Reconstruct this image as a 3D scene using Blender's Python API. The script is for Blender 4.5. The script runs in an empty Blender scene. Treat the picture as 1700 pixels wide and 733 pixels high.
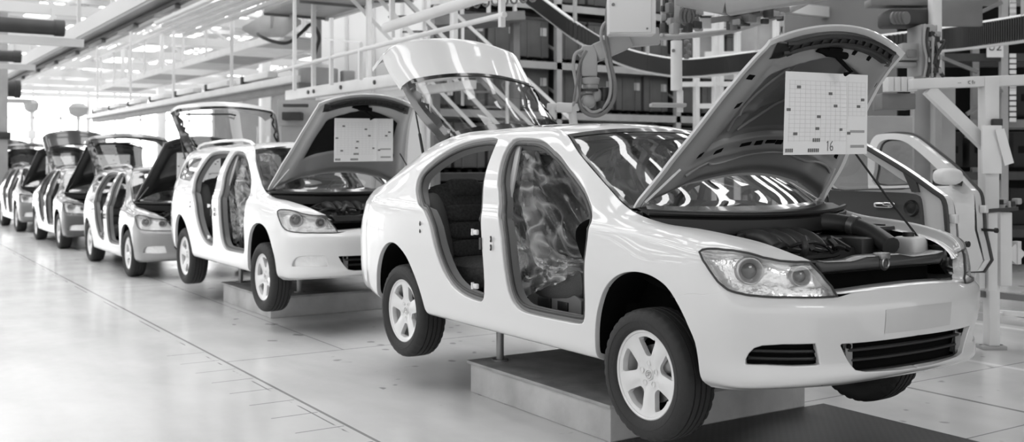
import bpy, bmesh, math, random
import numpy as np
from mathutils import Vector, Matrix
from mathutils.geometry import delaunay_2d_cdt

random.seed(7)
PI = math.pi
SC = bpy.context.scene
COL = SC.collection

# ------------------------------------------------------------------ camera
FPX, HORIZON = 1725.0, 268.0          # focal length and horizon row in the 1700 x 733 frame
YAW = math.atan(1112.0 / FPX)
CAM = Vector((3.861, -4.096, 1.55))
cam_data = bpy.data.cameras.new('camera')
cam = bpy.data.objects.new('camera', cam_data)
COL.objects.link(cam)
cam_data.sensor_fit = 'HORIZONTAL'
cam_data.sensor_width = 36.0
cam_data.lens = FPX / 1700.0 * 36.0
cam_data.shift_y = (HORIZON - 366.5) / 1700.0
cam_data.clip_end = 400
cam.location = CAM
fwd = Vector((-math.cos(YAW), math.sin(YAW), 0))
cam.rotation_euler = fwd.to_track_quat('-Z', 'Y').to_euler()
cam_data.dof.use_dof = True
cam_data.dof.focus_distance = 5.5
cam_data.dof.aperture_fstop = 2.6
SC.camera = cam
SS, CC = math.sin(YAW), math.cos(YAW)

def at(px, py, depth):
    "world point seen at pixel (px, py) at the given distance along the view axis"
    r = (px - 850) / FPX * depth
    return Vector((CAM.x + SS * r - CC * depth, CAM.y + CC * r + SS * depth, CAM.z - (py - HORIZON) / FPX * depth))

def at_y(px, py, y):
    d = (y - CAM.y) / (CC * (px - 850) / FPX + SS)
    return at(px, py, d)

def at_x(px, py, x):
    d = (x - CAM.x) / (SS * (px - 850) / FPX - CC)
    return at(px, py, d)

def at_z(px, py, z):
    return at(px, py, (CAM.z - z) * FPX / (py - HORIZON))

# ------------------------------------------------------------------ world, light, exposure
world = bpy.data.worlds.new('world')
SC.world = world
world.use_nodes = True
bg = world.node_tree.nodes['Background']
bg.inputs['Color'].default_value = (1, 1, 1, 1)
bg.inputs['Strength'].default_value = 0.85
SC.view_settings.view_transform = 'Standard'
SC.view_settings.look = 'None'
SC.view_settings.gamma = 1
SC.view_settings.use_curve_mapping = False
SC.view_settings.exposure = 0.5
SC.cycles.use_denoising = True
SC.cycles.max_bounces = 8
SC.cycles.transparent_max_bounces = 16
SC.cycles.caustics_reflective = False
SC.cycles.caustics_refractive = False

def area_light(name, loc, size, energy, target):
    l = bpy.data.lights.new(name, 'AREA')
    l.shape = 'RECTANGLE'
    l.size, l.size_y = size
    l.energy = energy
    o = bpy.data.objects.new(name, l)
    COL.objects.link(o)
    o.location = loc
    o.rotation_euler = (Vector(target) - Vector(loc)).to_track_quat('-Z', 'Y').to_euler()
    return o

# added fill light without a known source, brightens the first car's front
area_light('front_fill_light', (8.0, -1.0, 6.3), (4, 4), 215, (4.0, -.3, 0))

# ------------------------------------------------------------------ materials
def lin(v):
    return v / 12.92 if v <= 0.04045 else ((v + 0.055) / 1.055) ** 2.4

def mat(name, grey, rough=0.5, metal=0.0, coat=0.0, spec=0.5, bump=None, mottle=None):
    """principled grey; grey is the display value. bump=(scale, strength); mottle=(scale, amount)"""
    m = bpy.data.materials.new(name)
    m.use_nodes = True
    nt = m.node_tree
    p = nt.nodes['Principled BSDF']
    g = lin(grey)
    p.inputs['Base Color'].default_value = (g, g, g, 1)
    p.inputs['Roughness'].default_value = rough
    p.inputs['Metallic'].default_value = metal
    p.inputs['Coat Weight'].default_value = coat
    p.inputs['Coat Roughness'].default_value = 0.04
    p.inputs['Specular IOR Level'].default_value = spec
    if bump or mottle:
        tc = nt.nodes.new('ShaderNodeTexCoord')
    if mottle:
        n = nt.nodes.new('ShaderNodeTexNoise')
        n.inputs['Scale'].default_value = mottle[0]
        n.inputs['Detail'].default_value = 5
        nt.links.new(tc.outputs['Object'], n.inputs['Vector'])
        r = nt.nodes.new('ShaderNodeMapRange')
        r.inputs['From Min'].default_value = 0.3
        r.inputs['From Max'].default_value = 0.7
        r.inputs['To Min'].default_value = g * (1 - mottle[1])
        r.inputs['To Max'].default_value = min(1, g * (1 + mottle[1]))
        nt.links.new(n.outputs['Fac'], r.inputs['Value'])
        nt.links.new(r.outputs['Result'], p.inputs['Base Color'])
    if bump:
        n = nt.nodes.new('ShaderNodeTexNoise')
        n.inputs['Scale'].default_value = bump[0]
        n.inputs['Detail'].default_value = 3
        nt.links.new(tc.outputs['Object'], n.inputs['Vector'])
        b = nt.nodes.new('ShaderNodeBump')
        b.inputs['Strength'].default_value = bump[1]
        b.inputs['Distance'].default_value = 0.02
        nt.links.new(n.outputs['Fac'], b.inputs['Height'])
        nt.links.new(b.outputs['Normal'], p.inputs['Normal'])
    return m

def emit(name, strength):
    m = bpy.data.materials.new(name)
    m.use_nodes = True
    nt = m.node_tree
    nt.nodes.remove(nt.nodes['Principled BSDF'])
    e = nt.nodes.new('ShaderNodeEmission')
    e.inputs['Strength'].default_value = strength
    nt.links.new(e.outputs[0], nt.nodes['Material Output'].inputs[0])
    return m

def glass(name, tint=0.8, boost=1.0, rough=0.0, bump=None):
    "thin pane: transparent seen straight on, mirror-like at a slant"
    m = bpy.data.materials.new(name)
    m.use_nodes = True
    nt = m.node_tree
    nt.nodes.remove(nt.nodes['Principled BSDF'])
    t = nt.nodes.new('ShaderNodeBsdfTransparent')
    t.inputs[0].default_value = (tint, tint, tint, 1)
    g = nt.nodes.new('ShaderNodeBsdfGlossy')
    g.inputs['Roughness'].default_value = rough
    f = nt.nodes.new('ShaderNodeLayerWeight')
    f.inputs['Blend'].default_value = 0.5
    q = nt.nodes.new('ShaderNodeMath')
    q.operation = 'POWER'
    q.inputs[1].default_value = 4.0
    k = nt.nodes.new('ShaderNodeMath')
    k.operation = 'MULTIPLY_ADD'
    k.inputs[1].default_value = 0.9
    k.inputs[2].default_value = 0.045 * boost
    k.use_clamp = True
    x = nt.nodes.new('ShaderNodeMixShader')
    nt.links.new(f.outputs['Facing'], q.inputs[0])
    nt.links.new(q.outputs[0], k.inputs[0])
    nt.links.new(k.outputs[0], x.inputs[0])
    nt.links.new(t.outputs[0], x.inputs[1])
    nt.links.new(g.outputs[0], x.inputs[2])
    nt.links.new(x.outputs[0], nt.nodes['Material Output'].inputs[0])
    if bump:
        tc = nt.nodes.new('ShaderNodeTexCoord')
        n = nt.nodes.new('ShaderNodeTexNoise')
        n.inputs['Scale'].default_value = bump[0]
        n.inputs['Detail'].default_value = 4
        nt.links.new(tc.outputs['Object'], n.inputs['Vector'])
        b = nt.nodes.new('ShaderNodeBump')
        b.inputs['Strength'].default_value = bump[1]
        b.inputs['Distance'].default_value = 0.03
        nt.links.new(n.outputs['Fac'], b.inputs['Height'])
        nt.links.new(b.outputs['Normal'], g.inputs['Normal'])
        nt.links.new(b.outputs['Normal'], f.inputs['Normal'])
    return m

def film(name):
    "thin crumpled polythene: mostly clear, a little milky, sharp glints"
    m = glass(name, .96, 2.0, .14, bump=(4, .35))
    nt = m.node_tree
    out = nt.nodes['Material Output']
    d = nt.nodes.new('ShaderNodeBsdfDiffuse')
    d.inputs[0].default_value = (.8, .8, .8, 1)
    x = nt.nodes.new('ShaderNodeMixShader')
    tc = nt.nodes.new('ShaderNodeTexCoord')
    n1 = nt.nodes.new('ShaderNodeTexNoise')
    n1.inputs['Scale'].default_value = 4.2
    n1.inputs['Detail'].default_value = 1.5
    n1.inputs['Distortion'].default_value = .7
    nt.links.new(tc.outputs['Object'], n1.inputs['Vector'])
    def mth(op, a, b):
        k = nt.nodes.new('ShaderNodeMath')
        k.operation = op
        for i, v in enumerate((a, b)):
            if isinstance(v, (int, float)):
                k.inputs[i].default_value = v
            else:
                nt.links.new(v, k.inputs[i])
        return k.outputs[0]
    r = mth('SUBTRACT', 1.0, mth('MULTIPLY', mth('ABSOLUTE', mth('SUBTRACT', n1.outputs['Fac'], .5), 0), 6.0))
    r = mth('POWER', mth('MAXIMUM', r, 0.0), 4.0)
    nt.links.new(mth('ADD', .09, mth('MULTIPLY', r, .62)), x.inputs[0])
    src = out.inputs[0].links[0].from_socket
    nt.links.new(src, x.inputs[1])
    nt.links.new(d.outputs[0], x.inputs[2])
    nt.links.new(x.outputs[0], out.inputs[0])
    return m

MT = {
    'rubber': mat('tyre rubber', 0.17, 0.75, bump=(60, 0.15)),
    'seal': mat('door rebate', 0.47, 0.5),
    'plastic': mat('black plastic', 0.10, 0.45),
    'gloss_black': mat('gloss black', 0.07, 0.15, coat=0.5),
    'black': mat('matt black', 0.05, 0.9, spec=0.1),
    'trim': mat('interior trim', 0.12, 0.7),
    'trim_light': mat('light pillar trim', 0.72, 0.6),
    'fabric': mat('seat fabric', 0.29, 0.95, spec=0.1, bump=(220, 0.35), mottle=(60, 0.25)),
    'fabric_mid': mat('seat side fabric', 0.36, 0.95, spec=0.1, bump=(220, 0.35)),
    'alloy': mat('wheel alloy', 0.86, 0.32, coat=0.4),
    'steel': mat('bare steel', 0.55, 0.35, metal=0.8),
    'chrome': mat('chrome', 0.92, 0.12, metal=1.0),
    'reflector': mat('lamp reflector', 0.96, 0.16, metal=0.45, coat=.5, bump=(16, 0.7)),
    'lamp_dark': mat('lamp bezel', 0.72, 0.2, metal=0.5),
    'glass': glass('window glass', 0.82, 1.3),
    'screen': glass('windscreen glass', 0.62, 2.6),
    'lens': glass('lamp lens', 0.94, 0.9),
    'film': film('plastic film'),
    'engine': mat('engine grey', 0.25, 0.45, metal=0.2),
    'engine_dark': mat('engine dark', 0.10, 0.5),
    'white_plastic': mat('white plastic', 0.85, 0.4),
    'white_steel': mat('white painted steel', 0.84, 0.45, mottle=(3, 0.06)),
    'grey_steel': mat('grey painted steel', 0.62, 0.5, mottle=(3, 0.1)),
    'mid_steel': mat('mid grey steel', 0.45, 0.5, mottle=(3, 0.15)),
    'dark_steel': mat('dark steel', 0.2, 0.55, mottle=(4, 0.2)),
    'hood_under': mat('hood underside paint', 0.60, 0.4, coat=0.3),
    'hood_pad': mat('hood pad', 0.09, 0.9),
}

# ------------------------------------------------------------------ mesh helpers
class MB:
    "collects shapes that become ONE mesh object"
    def __init__(s):
        s.v, s.f, s.m, s.n, s.sm = [], [], [], {}, []
    def add(s, verts, faces, mi=0, normals=None, smooth=True):
        b = len(s.v)
        s.v.extend(tuple(map(float, p)) for p in verts)
        if normals is not None:
            for i, q in enumerate(normals):
                s.n[b + i] = tuple(map(float, q))
        for f in faces:
            s.f.append([b + int(i) for i in f])
            s.m.append(mi)
            s.sm.append(smooth)
        return b
    def box(s, c, d, mi=0, rot=None, bevel=0.0):
        bm = bmesh.new()
        bmesh.ops.create_cube(bm, size=1.0)
        bmesh.ops.scale(bm, vec=d, verts=bm.verts)
        if bevel:
            bmesh.ops.bevel(bm, geom=bm.edges[:], offset=bevel, segments=2, affect='EDGES', profile=0.5)
        M = Matrix.Translation(c) @ (rot.to_4x4() if rot is not None else Matrix())
        bm.transform(M)
        bm.verts.index_update()
        s.add([v.co for v in bm.verts], [[v.index for v in f.verts] for f in bm.faces], mi, smooth=bool(bevel))
        bm.free()
    def bar(s, a, b, w, h=None, mi=0, up=(0, 0, 1), bevel=0.0):
        "rectangular bar from a to b, w sideways and h along up"
        a, b = Vector(a), Vector(b)
        h = w if h is None else h
        x = (b - a)
        L = x.length
        x.normalize()
        u = Vector(up)
        y = u.cross(x)
        if y.length < 1e-3:
            y = Vector((0, 1, 0)).cross(x)
            if y.length < 1e-3:
                y = Vector((1, 0, 0)).cross(x)
        y.normalize()
        z = x.cross(y)
        R = Matrix((x, y, z)).transposed()
        s.box((a + b) / 2, (L, w, h), mi, R, bevel)
    def tube(s, pts, r, mi=0, seg=10, closed=False, caps=True):
        P = [Vector(p) for p in pts]
        n = len(P)
        rs = r if isinstance(r, (list, tuple)) else [r] * n
        T = []
        for i in range(n):
            if closed:
                t = P[(i + 1) % n] - P[i - 1]
            else:
                t = P[min(i + 1, n - 1)] - P[max(i - 1, 0)]
            T.append(t.normalized())
        ref = Vector((0, 0, 1)) if abs(T[0].z) < 0.9 else Vector((1, 0, 0))
        u = (ref - T[0] * ref.dot(T[0])).normalized()
        V, N, F = [], [], []
        for i in range(n):
            u = (u - T[i] * u.dot(T[i])).normalized()
            w = T[i].cross(u)
            for k in range(seg):
                a = 2 * PI * k / seg
                d = u * math.cos(a) + w * math.sin(a)
                V.append(P[i] + d * rs[i])
        m = n if closed else n - 1
        for i in range(m):
            for k in range(seg):
                a0, a1 = i * seg + k, i * seg + (k + 1) % seg
                j = (i + 1) % n
                F.append((a0, a1, j * seg + (k + 1) % seg, j * seg + k))
        if caps and not closed:
            F.append(tuple(reversed(range(seg))))
            F.append(tuple((n - 1) * seg + k for k in range(seg)))
        s.add(V, F, mi)
    def cyl(s, a, b, r, mi=0, seg=20, r2=None):
        s.tube([a, b], [r, r if r2 is None else r2], mi, seg)
    def lathe(s, prof, c=(0, 0, 0), axis='y', seg=48, mi=0, closed=False):
        "profile of (along axis, radius)"
        V, F = [], []
        n = len(prof)
        for k in range(seg):
            a = 2 * PI * k / seg
            for h, r in prof:
                p = (r * math.cos(a), h, r * math.sin(a)) if axis == 'y' else (r * math.cos(a), r * math.sin(a), h) if axis == 'z' else (h, r * math.cos(a), r * math.sin(a))
                V.append((p[0] + c[0], p[1] + c[1], p[2] + c[2]))
        for k in range(seg):
            k2 = (k + 1) % seg
            for i in range(n if closed else n - 1):
                j = (i + 1) % n
                F.append((k * n + i, k2 * n + i, k2 * n + j, k * n + j))
        s.add(V, F, mi)
    def grid(s, fn, us, vs, mi=0, flip=False, wrap=False):
        V = [fn(u, v) for u in us for v in vs]
        nv = len(vs)
        F = []
        for i in range(len(us) - 1):
            for j in range(nv - 1 if not wrap else nv):
                j2 = (j + 1) % nv
                q = (i * nv + j, (i + 1) * nv + j, (i + 1) * nv + j2, i * nv + j2)
                F.append(q[::-1] if flip else q)
        s.add(V, F, mi)
    def prism(s, poly, d, mi=0, origin=(0, 0, 0), ex=(1, 0, 0), ey=(0, 0, 1), ez=(0, 1, 0), bevel=0.0):
        "2-D polygon extruded by d along ez"
        o, ex, ey, ez = Vector(origin), Vector(ex), Vector(ey), Vector(ez)
        bm = bmesh.new()
        vs = [bm.verts.new(o + ex * a + ey * b) for a, b in poly]
        f = bm.faces.new(vs)
        r = bmesh.ops.extrude_face_region(bm, geom=[f])
        bmesh.ops.translate(bm, vec=ez * d, verts=[e for e in r['geom'] if isinstance(e, bmesh.types.BMVert)])
        bmesh.ops.recalc_face_normals(bm, faces=bm.faces[:])
        if bevel:
            bmesh.ops.bevel(bm, geom=bm.edges[:], offset=bevel, segments=2, affect='EDGES', profile=0.5)
        bm.verts.index_update()
        s.add([v.co for v in bm.verts], [[v.index for v in f.verts] for f in bm.faces], mi, smooth=bool(bevel))
        bm.free()
    def rbox(s, c, d, e=0.35, mi=0, n=14, rot=None):
        "soft cushion: superellipsoid with full size d"
        def sg(v, p):
            return math.copysign(abs(v) ** p, v)
        V, F = [], []
        for i in range(n + 1):
            ph = -PI / 2 + PI * i / n
            for k in range(2 * n):
                th = 2 * PI * k / (2 * n)
                p = Vector((sg(math.cos(ph), e) * sg(math.cos(th), e) * d[0] / 2, sg(math.cos(ph), e) * sg(math.sin(th), e) * d[1] / 2, sg(math.sin(ph), e) * d[2] / 2))
                if rot is not None:
                    p = rot @ p
                V.append(p + Vector(c))
        for i in range(n):
            for k in range(2 * n):
                k2 = (k + 1) % (2 * n)
                F.append((i * 2 * n + k, i * 2 * n + k2, (i + 1) * 2 * n + k2, (i + 1) * 2 * n + k))
        s.add(V, F, mi)
    def mirror(s):
        "adds the copy across y = 0"
        b = len(s.v)
        nf = len(s.f)
        s.v.extend([(x, -y, z) for x, y, z in s.v])
        for i in list(s.n):
            x, y, z = s.n[i]
            s.n[b + i] = (x, -y, z)
        for i in range(nf):
            s.f.append([b + k for k in reversed(s.f[i])])
            s.m.append(s.m[i])
            s.sm.append(s.sm[i])
    def build_each(s, name, mats, parent=None, gap=.004, angle=40):
        "every separate piece of the collected mesh becomes an object of its own"
        par = list(range(len(s.v)))
        def find(i):
            while par[i] != i:
                par[i] = par[par[i]]
                i = par[i]
            return i
        for f in s.f:
            for k in f[1:]:
                a, b = find(f[0]), find(k)
                if a != b:
                    par[a] = b
        comp = {}
        for i in range(len(s.v)):
            comp.setdefault(find(i), []).append(i)
        P = np.array(s.v)
        C = [(P[ix].min(0) - gap, P[ix].max(0) + gap, list(ix)) for ix in comp.values()]
        merged = True
        while merged:
            merged = False
            out = []
            for lo, hi, ix in C:
                for o in out:
                    if (lo <= o[1]).all() and (o[0] <= hi).all():
                        o[0] = np.minimum(o[0], lo)
                        o[1] = np.maximum(o[1], hi)
                        o[2] += ix
                        merged = True
                        break
                else:
                    out.append([lo, hi, ix])
            C = [tuple(o) for o in out]
        res = []
        for _, _, ix in C:
            m = MB()
            mp = {j: i for i, j in enumerate(ix)}
            m.v = [s.v[j] for j in ix]
            m.n = {mp[j]: s.n[j] for j in ix if j in s.n}
            for f, mi, sm in zip(s.f, s.m, s.sm):
                if f[0] in mp:
                    m.f.append([mp[j] for j in f])
                    m.m.append(mi)
                    m.sm.append(sm)
            res.append(m.build(name, mats, parent, None, angle))
        return res
    def build(s, name, mats, parent=None, loc=None, angle=40):
        me = bpy.data.meshes.new(name)
        me.from_pydata(s.v, [], s.f)
        for m in (mats if isinstance(mats, (list, tuple)) else [mats]):
            me.materials.append(m)
        me.polygons.foreach_set('material_index', s.m)
        me.polygons.foreach_set('use_smooth', s.sm)
        me.update()
        me.set_sharp_from_angle(angle=math.radians(angle))
        if s.n:
            nn = [s.n.get(i, (0, 0, 0)) for i in range(len(s.v))]
            me.normals_split_custom_set_from_vertices(nn)
        o = bpy.data.objects.new(name, me)
        COL.objects.link(o)
        if parent is not None:
            o.parent = parent
        if loc is not None:
            o.location = loc
        return o

def tag(o, label=None, cat=None, group=None, kind=None):
    if label: o['label'] = label
    if cat: o['category'] = cat
    if group: o['group'] = group
    if kind: o['kind'] = kind
    return o

def empty(name, loc, label, cat, group=None, rz=0.0):
    o = bpy.data.objects.new(name, None)
    COL.objects.link(o)
    o.location = loc
    o.rotation_euler = (0, 0, rz)
    return tag(o, label, cat, group)

def children(o):
    return [c for c in bpy.data.objects if c.parent is o]

def copy_tree(o, parent=None):
    c = o.copy()
    COL.objects.link(c)
    c.parent = parent
    for ch in children(o):
        copy_tree(ch, c)
    return c

def structure(mb, name, mats, **k):
    return tag(mb.build(name, mats, **k), kind='structure')

def smooth_path(pts, n=6, closed=False):
    "Catmull-Rom through the points"
    P = [Vector(p) for p in pts]
    m = len(P)
    out = []
    for i in range(m if closed else m - 1):
        p0 = P[i - 1] if (i > 0 or closed) else 2 * P[0] - P[1]
        p1, p2 = P[i], P[(i + 1) % m]
        p3 = P[(i + 2) % m] if (i + 2 < m or closed) else 2 * P[-1] - P[-2]
        for k in range(n):
            f = k / n
            out.append(0.5 * (2 * p1 + (p2 - p0) * f + (2 * p0 - 5 * p1 + 4 * p2 - p3) * f * f + (3 * p1 - p0 - 3 * p2 + p3) * f ** 3))
    if not closed:
        out.append(P[-1])
    return out

# ================================================================== hall
# ------------------------------------------------------------------ floor
def floor_material():
    m = bpy.data.materials.new('sealed concrete floor')
    m.use_nodes = True
    nt = m.node_tree
    N, L = nt.nodes, nt.links
    p = N['Principled BSDF']
    g = N.new('ShaderNodeNewGeometry')
    sx = N.new('ShaderNodeSeparateXYZ')
    L.new(g.outputs['Position'], sx.inputs[0])
    X, Y = sx.outputs[0], sx.outputs[1]
    def M(op, a, b=None, c=None):
        n = N.new('ShaderNodeMath')
        n.operation = op
        for i, v in enumerate((a, b, c)):
            if v is None:
                continue
            if isinstance(v, (int, float)):
                n.inputs[i].default_value = v
            else:
                L.new(v, n.inputs[i])
        return n.outputs[0]
    def near(coord, v, w):
        return M('LESS_THAN', M('ABSOLUTE', M('SUBTRACT', coord, v)), w / 2)
    def rng(coord, a, b):
        return M('MULTIPLY', M('GREATER_THAN', coord, a), M('LESS_THAN', coord, b))
    def noise(scale, det=4, stretch=None):
        n = N.new('ShaderNodeTexNoise')
        n.inputs['Scale'].default_value = scale
        n.inputs['Detail'].default_value = det
        if stretch:
            mp = N.new('ShaderNodeMapping')
            mp.inputs['Scale'].default_value = stretch
            L.new(g.outputs['Position'], mp.inputs[0])
            L.new(mp.outputs[0], n.inputs['Vector'])
        else:
            L.new(g.outputs['Position'], n.inputs['Vector'])
        return n.outputs['Fac']
    def mapr(v, a, b, c, d):
        n = N.new('ShaderNodeMapRange')
        n.inputs[1].default_value, n.inputs[2].default_value, n.inputs[3].default_value, n.inputs[4].default_value = a, b, c, d
        L.new(v, n.inputs[0])
        return n.outputs[0]
    base = M('MULTIPLY', mapr(noise(.9), .3, .7, .94, 1.03), mapr(noise(7, 6), .35, .65, .98, 1.01))
    base = M('MULTIPLY', base, mapr(noise(2.2, 5, (.25, 1.2, 1)), .3, .75, 1.02, .90))
    # joints of the floor slabs (dark) and painted lines (white)
    dark = None
    def add(a, b):
        return b if a is None else M('MAXIMUM', a, b)
    for y, w in ((-1.60, .022), (2.06, .035), (-4.9, .02)):
        dark = add(dark, near(Y, y, w))
    dark = add(dark, M('MULTIPLY', near(Y, -1.66, .012), mapr(noise(1.2), .5, .52, 0, 1)))
    for x in (-4.1, -9.5, -14.9, 1.2):
        dark = add(dark, M('MULTIPLY', near(X, x, .014), rng(Y, -1.6, 2.06)))
    dark = add(dark, M('MULTIPLY', near(Y, -.62, .010), M('LESS_THAN', X, -4.1)))
    fr = M('ABSOLUTE', M('SUBTRACT', M('FRACT', M('MULTIPLY', X, 1 / .40)), .5))
    dark = add(dark, M('MULTIPLY', M('MULTIPLY', M('LESS_THAN', fr, .016), rng(Y, -1.92, -1.62)), rng(X, -4.9, 0)))
    for x in (-.75, .35, 1.5):
        dark = add(dark, M('MULTIPLY', near(X, x, .012), rng(Y, 1.05, 4.9)))
    dk = mapr(dark, 0, 1, 1, .38)
    spots = mapr(noise(5.5, 1), .70, .74, 1, .55)
    base = M('MULTIPLY', M('MULTIPLY', base, dk), M('MAXIMUM', spots, M('SUBTRACT', 1, M('GREATER_THAN', Y, -1.0))))
    base = M('MULTIPLY', base, lin(.86))
    white = None
    for y, w in ((3.30, .07), (5.05, .10), (5.75, .06)):
        white = add(white, near(Y, y, w))
    base = M('ADD', base, M('MULTIPLY', white, .22))
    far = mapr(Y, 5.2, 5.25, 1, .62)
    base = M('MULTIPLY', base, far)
    L.new(base, p.inputs['Base Color'])
    r = mapr(noise(1.7), .3, .7, .17, .26)
    L.new(r, p.inputs['Roughness'])
    p.inputs['Specular IOR Level'].default_value = .55
    return m

fm = MB()
fm.add([(-66, -22, 0), (14, -22, 0), (14, 18, 0), (-66, 18, 0)], [(0, 1, 2, 3)], smooth=False)
fm.add([(-66, -22, -.2), (14, -22, -.2), (14, 18, -.2), (-66, 18, -.2)], [(3, 2, 1, 0)], smooth=False)
structure(fm, 'floor', floor_material())

# ------------------------------------------------------------------ walls, far windows
MW = mat('hall wall', .38, .8, mottle=(.6, .08))
MCEIL = mat('roof sheet', .80, .7)
DAY = emit('daylight pane', 4.0)
DAY2 = emit('skylight pane', 3.5)
b = MB()
b.box((-26, 17.1, 4.2), (80, .2, 8.8))
structure(b, 'wall_back', MW)
b = MB()
for z, h in ((.25, .5), (6.9, 2.2)):
    b.box((-62.1, -2, z), (.2, 40, h))
structure(b, 'wall_far', mat('far wall', .86, .7))
for i, y in enumerate((-18, -10.5, -3, 4.5, 12)):
    w = MB()
    w.add([(-62.05, y - 3.7, .5), (-62.05, y + 3.7, .5), (-62.05, y + 3.7, 5.8), (-62.05, y - 3.7, 5.8)], [(0, 1, 2, 3)], 1, smooth=False)
    for k in range(6):
        w.bar((-62, y - 3.7 + 7.4 * k / 5, .5), (-62, y - 3.7 + 7.4 * k / 5, 5.8), .10, .12, 0)
    for z in (.5, 2.4, 4.1, 5.8):
        w.bar((-62, y - 3.7, z), (-62, y + 3.7, z), .10, .10, 0)
    structure(w, 'window_%d' % (i + 1), [MT['white_steel'], DAY])

# ------------------------------------------------------------------ roof: sheets, skylights, beams
ZC = 6.6
b = MB()
sky = []
x = -62.0
k = 0
for y0 in np.arange(-22, 18, 2.0):
    # alternate strips of sheet and skylight running down the hall
    if k % 2 == 0:
        b.box((-25, y0 + .5, ZC + .05), (78, 1.0, .08))
        sky.append(y0 + 1.5)
    else:
        b.box((-25, y0 + .6, ZC + .05), (78, 1.2, .08))
        sky.append(y0 + 1.6)
    k += 1
XSKY = -1.0
b.box(((XSKY + 14) / 2, -2, ZC + .12), (14 - XSKY, 40, .06))
structure(b, 'ceiling', MCEIL)
for i, y in enumerate(sky):
    w = MB()
    h = .5 if i % 2 == 0 else .4
    w.add([(-64, y - h, ZC + .03), (XSKY, y - h, ZC + .03), (XSKY, y + h, ZC + .03), (-64, y + h, ZC + .03)], [(0, 1, 2, 3)], 0, smooth=False)
    for x in np.arange(-62, XSKY, 4.0):
        w.bar((x, y - h, ZC), (x, y + h, ZC), .06, .06, 1)
    structure(w, 'window_%d' % (6 + i), [DAY2, MT['white_steel']])
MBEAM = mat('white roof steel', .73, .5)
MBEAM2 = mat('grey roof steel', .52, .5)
for i, x in enumerate(np.arange(-60, 10, 5.1)):
    b = MB()
    for z, w in ((5.35, .26), (6.35, .16)):
        b.bar((x, -22, z), (x, 17, z), .26, w, 0)
    n = 26
    for k in range(n):
        y0, y1 = -22 + 39 * k / n, -22 + 39 * (k + 1) / n
        b.bar((x, y0, 5.4 if k % 2 else 6.3), (x, y1, 6.3 if k % 2 else 5.4), .07, .07, 0)
    structure(b, 'roof_beam', [MBEAM if i % 2 else MBEAM])
for y in (-12.5, -8.0, -4.2, 2.4):
    b = MB()
    b.bar((-62, y, 5.2), (12, y, 5.2), .18, .22, 0)
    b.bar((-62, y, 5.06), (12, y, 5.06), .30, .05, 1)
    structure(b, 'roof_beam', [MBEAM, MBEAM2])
for y in (-14.5, -10.2, -6.1, -1.8, 4.6):
    b = MB()
    b.bar((-62, y, 5.78), (-3, y, 5.78), .14, .16, 0)
    structure(b, 'roof_beam', MBEAM2)
for x, y in ((-31, 8.2), (-45, 8.2), (-31, -9.5), (-47, -9.5), (-16, 14), (-31, 14)):
    b = MB()
    b.box((x, y, 3.2), (.32, .32, 6.4), bevel=.01)
    structure(b, 'pillar', MT['white_steel'])

# ------------------------------------------------------------------ concrete blocks, lifting posts, floor plate
MBLOCK = mat('block concrete', .74, .8, bump=(18, .3), mottle=(2.6, .22))
MBLOCK2 = mat('block edge steel', .64, .5, mottle=(6, .25))
for x0, lb, z in ((0, 'concrete block under the white car in front', .21), (-5.41, 'concrete block under the white estate car', .21)):
    r = empty('concrete_block', (x0 - 1.42, .245, 0), lb, 'concrete block', 'blocks below the lifted cars')
    b = MB()
    b.box((0, 0, z / 2 - .01), (1.52, 1.56, z - .02), 0, bevel=.008)
    b.build('block_body', MBLOCK, r)
    b = MB()
    b.box((0, 0, z - .008), (1.56, 1.60, .022), 0, bevel=.005)
    b.build('top_plate', MBLOCK2, r)
    base = .205 + (.324 if x0 == 0 else .29)
    for i, (dx, dy, where) in enumerate(((-.64, -.62, 'near rear'), (-.64, .62, 'far rear'), (.55, -.40, 'near front'), (.55, .62, 'far front'))):
        if i > 0 and not (i == 2 and x0 < 0):
            continue                                  # the others are out of sight
        p = MB()
        p.cyl((0, 0, 0), (0, 0, base - z - .01), .026, 0, 16)
        p.lathe([(0, .0), (0, .055), (.012, .055), (.012, .026)], axis='z', seg=20)
        o = p.build('lifting_post', MT['steel'])
        o.location = (x0 - 1.42 + dx, .245 + dy, z + .003)
        tag(o, 'steel lifting post at the %s corner of the block under the %s' % (where, 'front car' if x0 == 0 else 'white estate car'), 'post', 'lifting posts')
def grate_material():
    m = mat('dark floor grate', .13, .5)
    nt = m.node_tree
    p = nt.nodes['Principled BSDF']
    g = nt.nodes.new('ShaderNodeNewGeometry')
    mp = nt.nodes.new('ShaderNodeMapping')
    mp.inputs['Scale'].default_value = (38, 38, 38)
    c = nt.nodes.new('ShaderNodeTexChecker')
    c.inputs['Scale'].default_value = 1.0
    c.inputs['Color1'].default_value = (.010, .010, .010, 1)
    c.inputs['Color2'].default_value = (.026, .026, .026, 1)
    nt.links.new(g.outputs['Position'], mp.inputs[0])
    nt.links.new(mp.outputs[0], c.inputs['Vector'])
    nt.links.new(c.outputs['Color'], p.inputs['Base Color'])
    return m
b = MB()
b.box((1.72, .30, .006), (4.7, 1.72, .012), bevel=.003)
tag(b.build('floor_grate', grate_material()), 'dark steel floor grate in front of the concrete block below the front car', 'floor grate')

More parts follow.
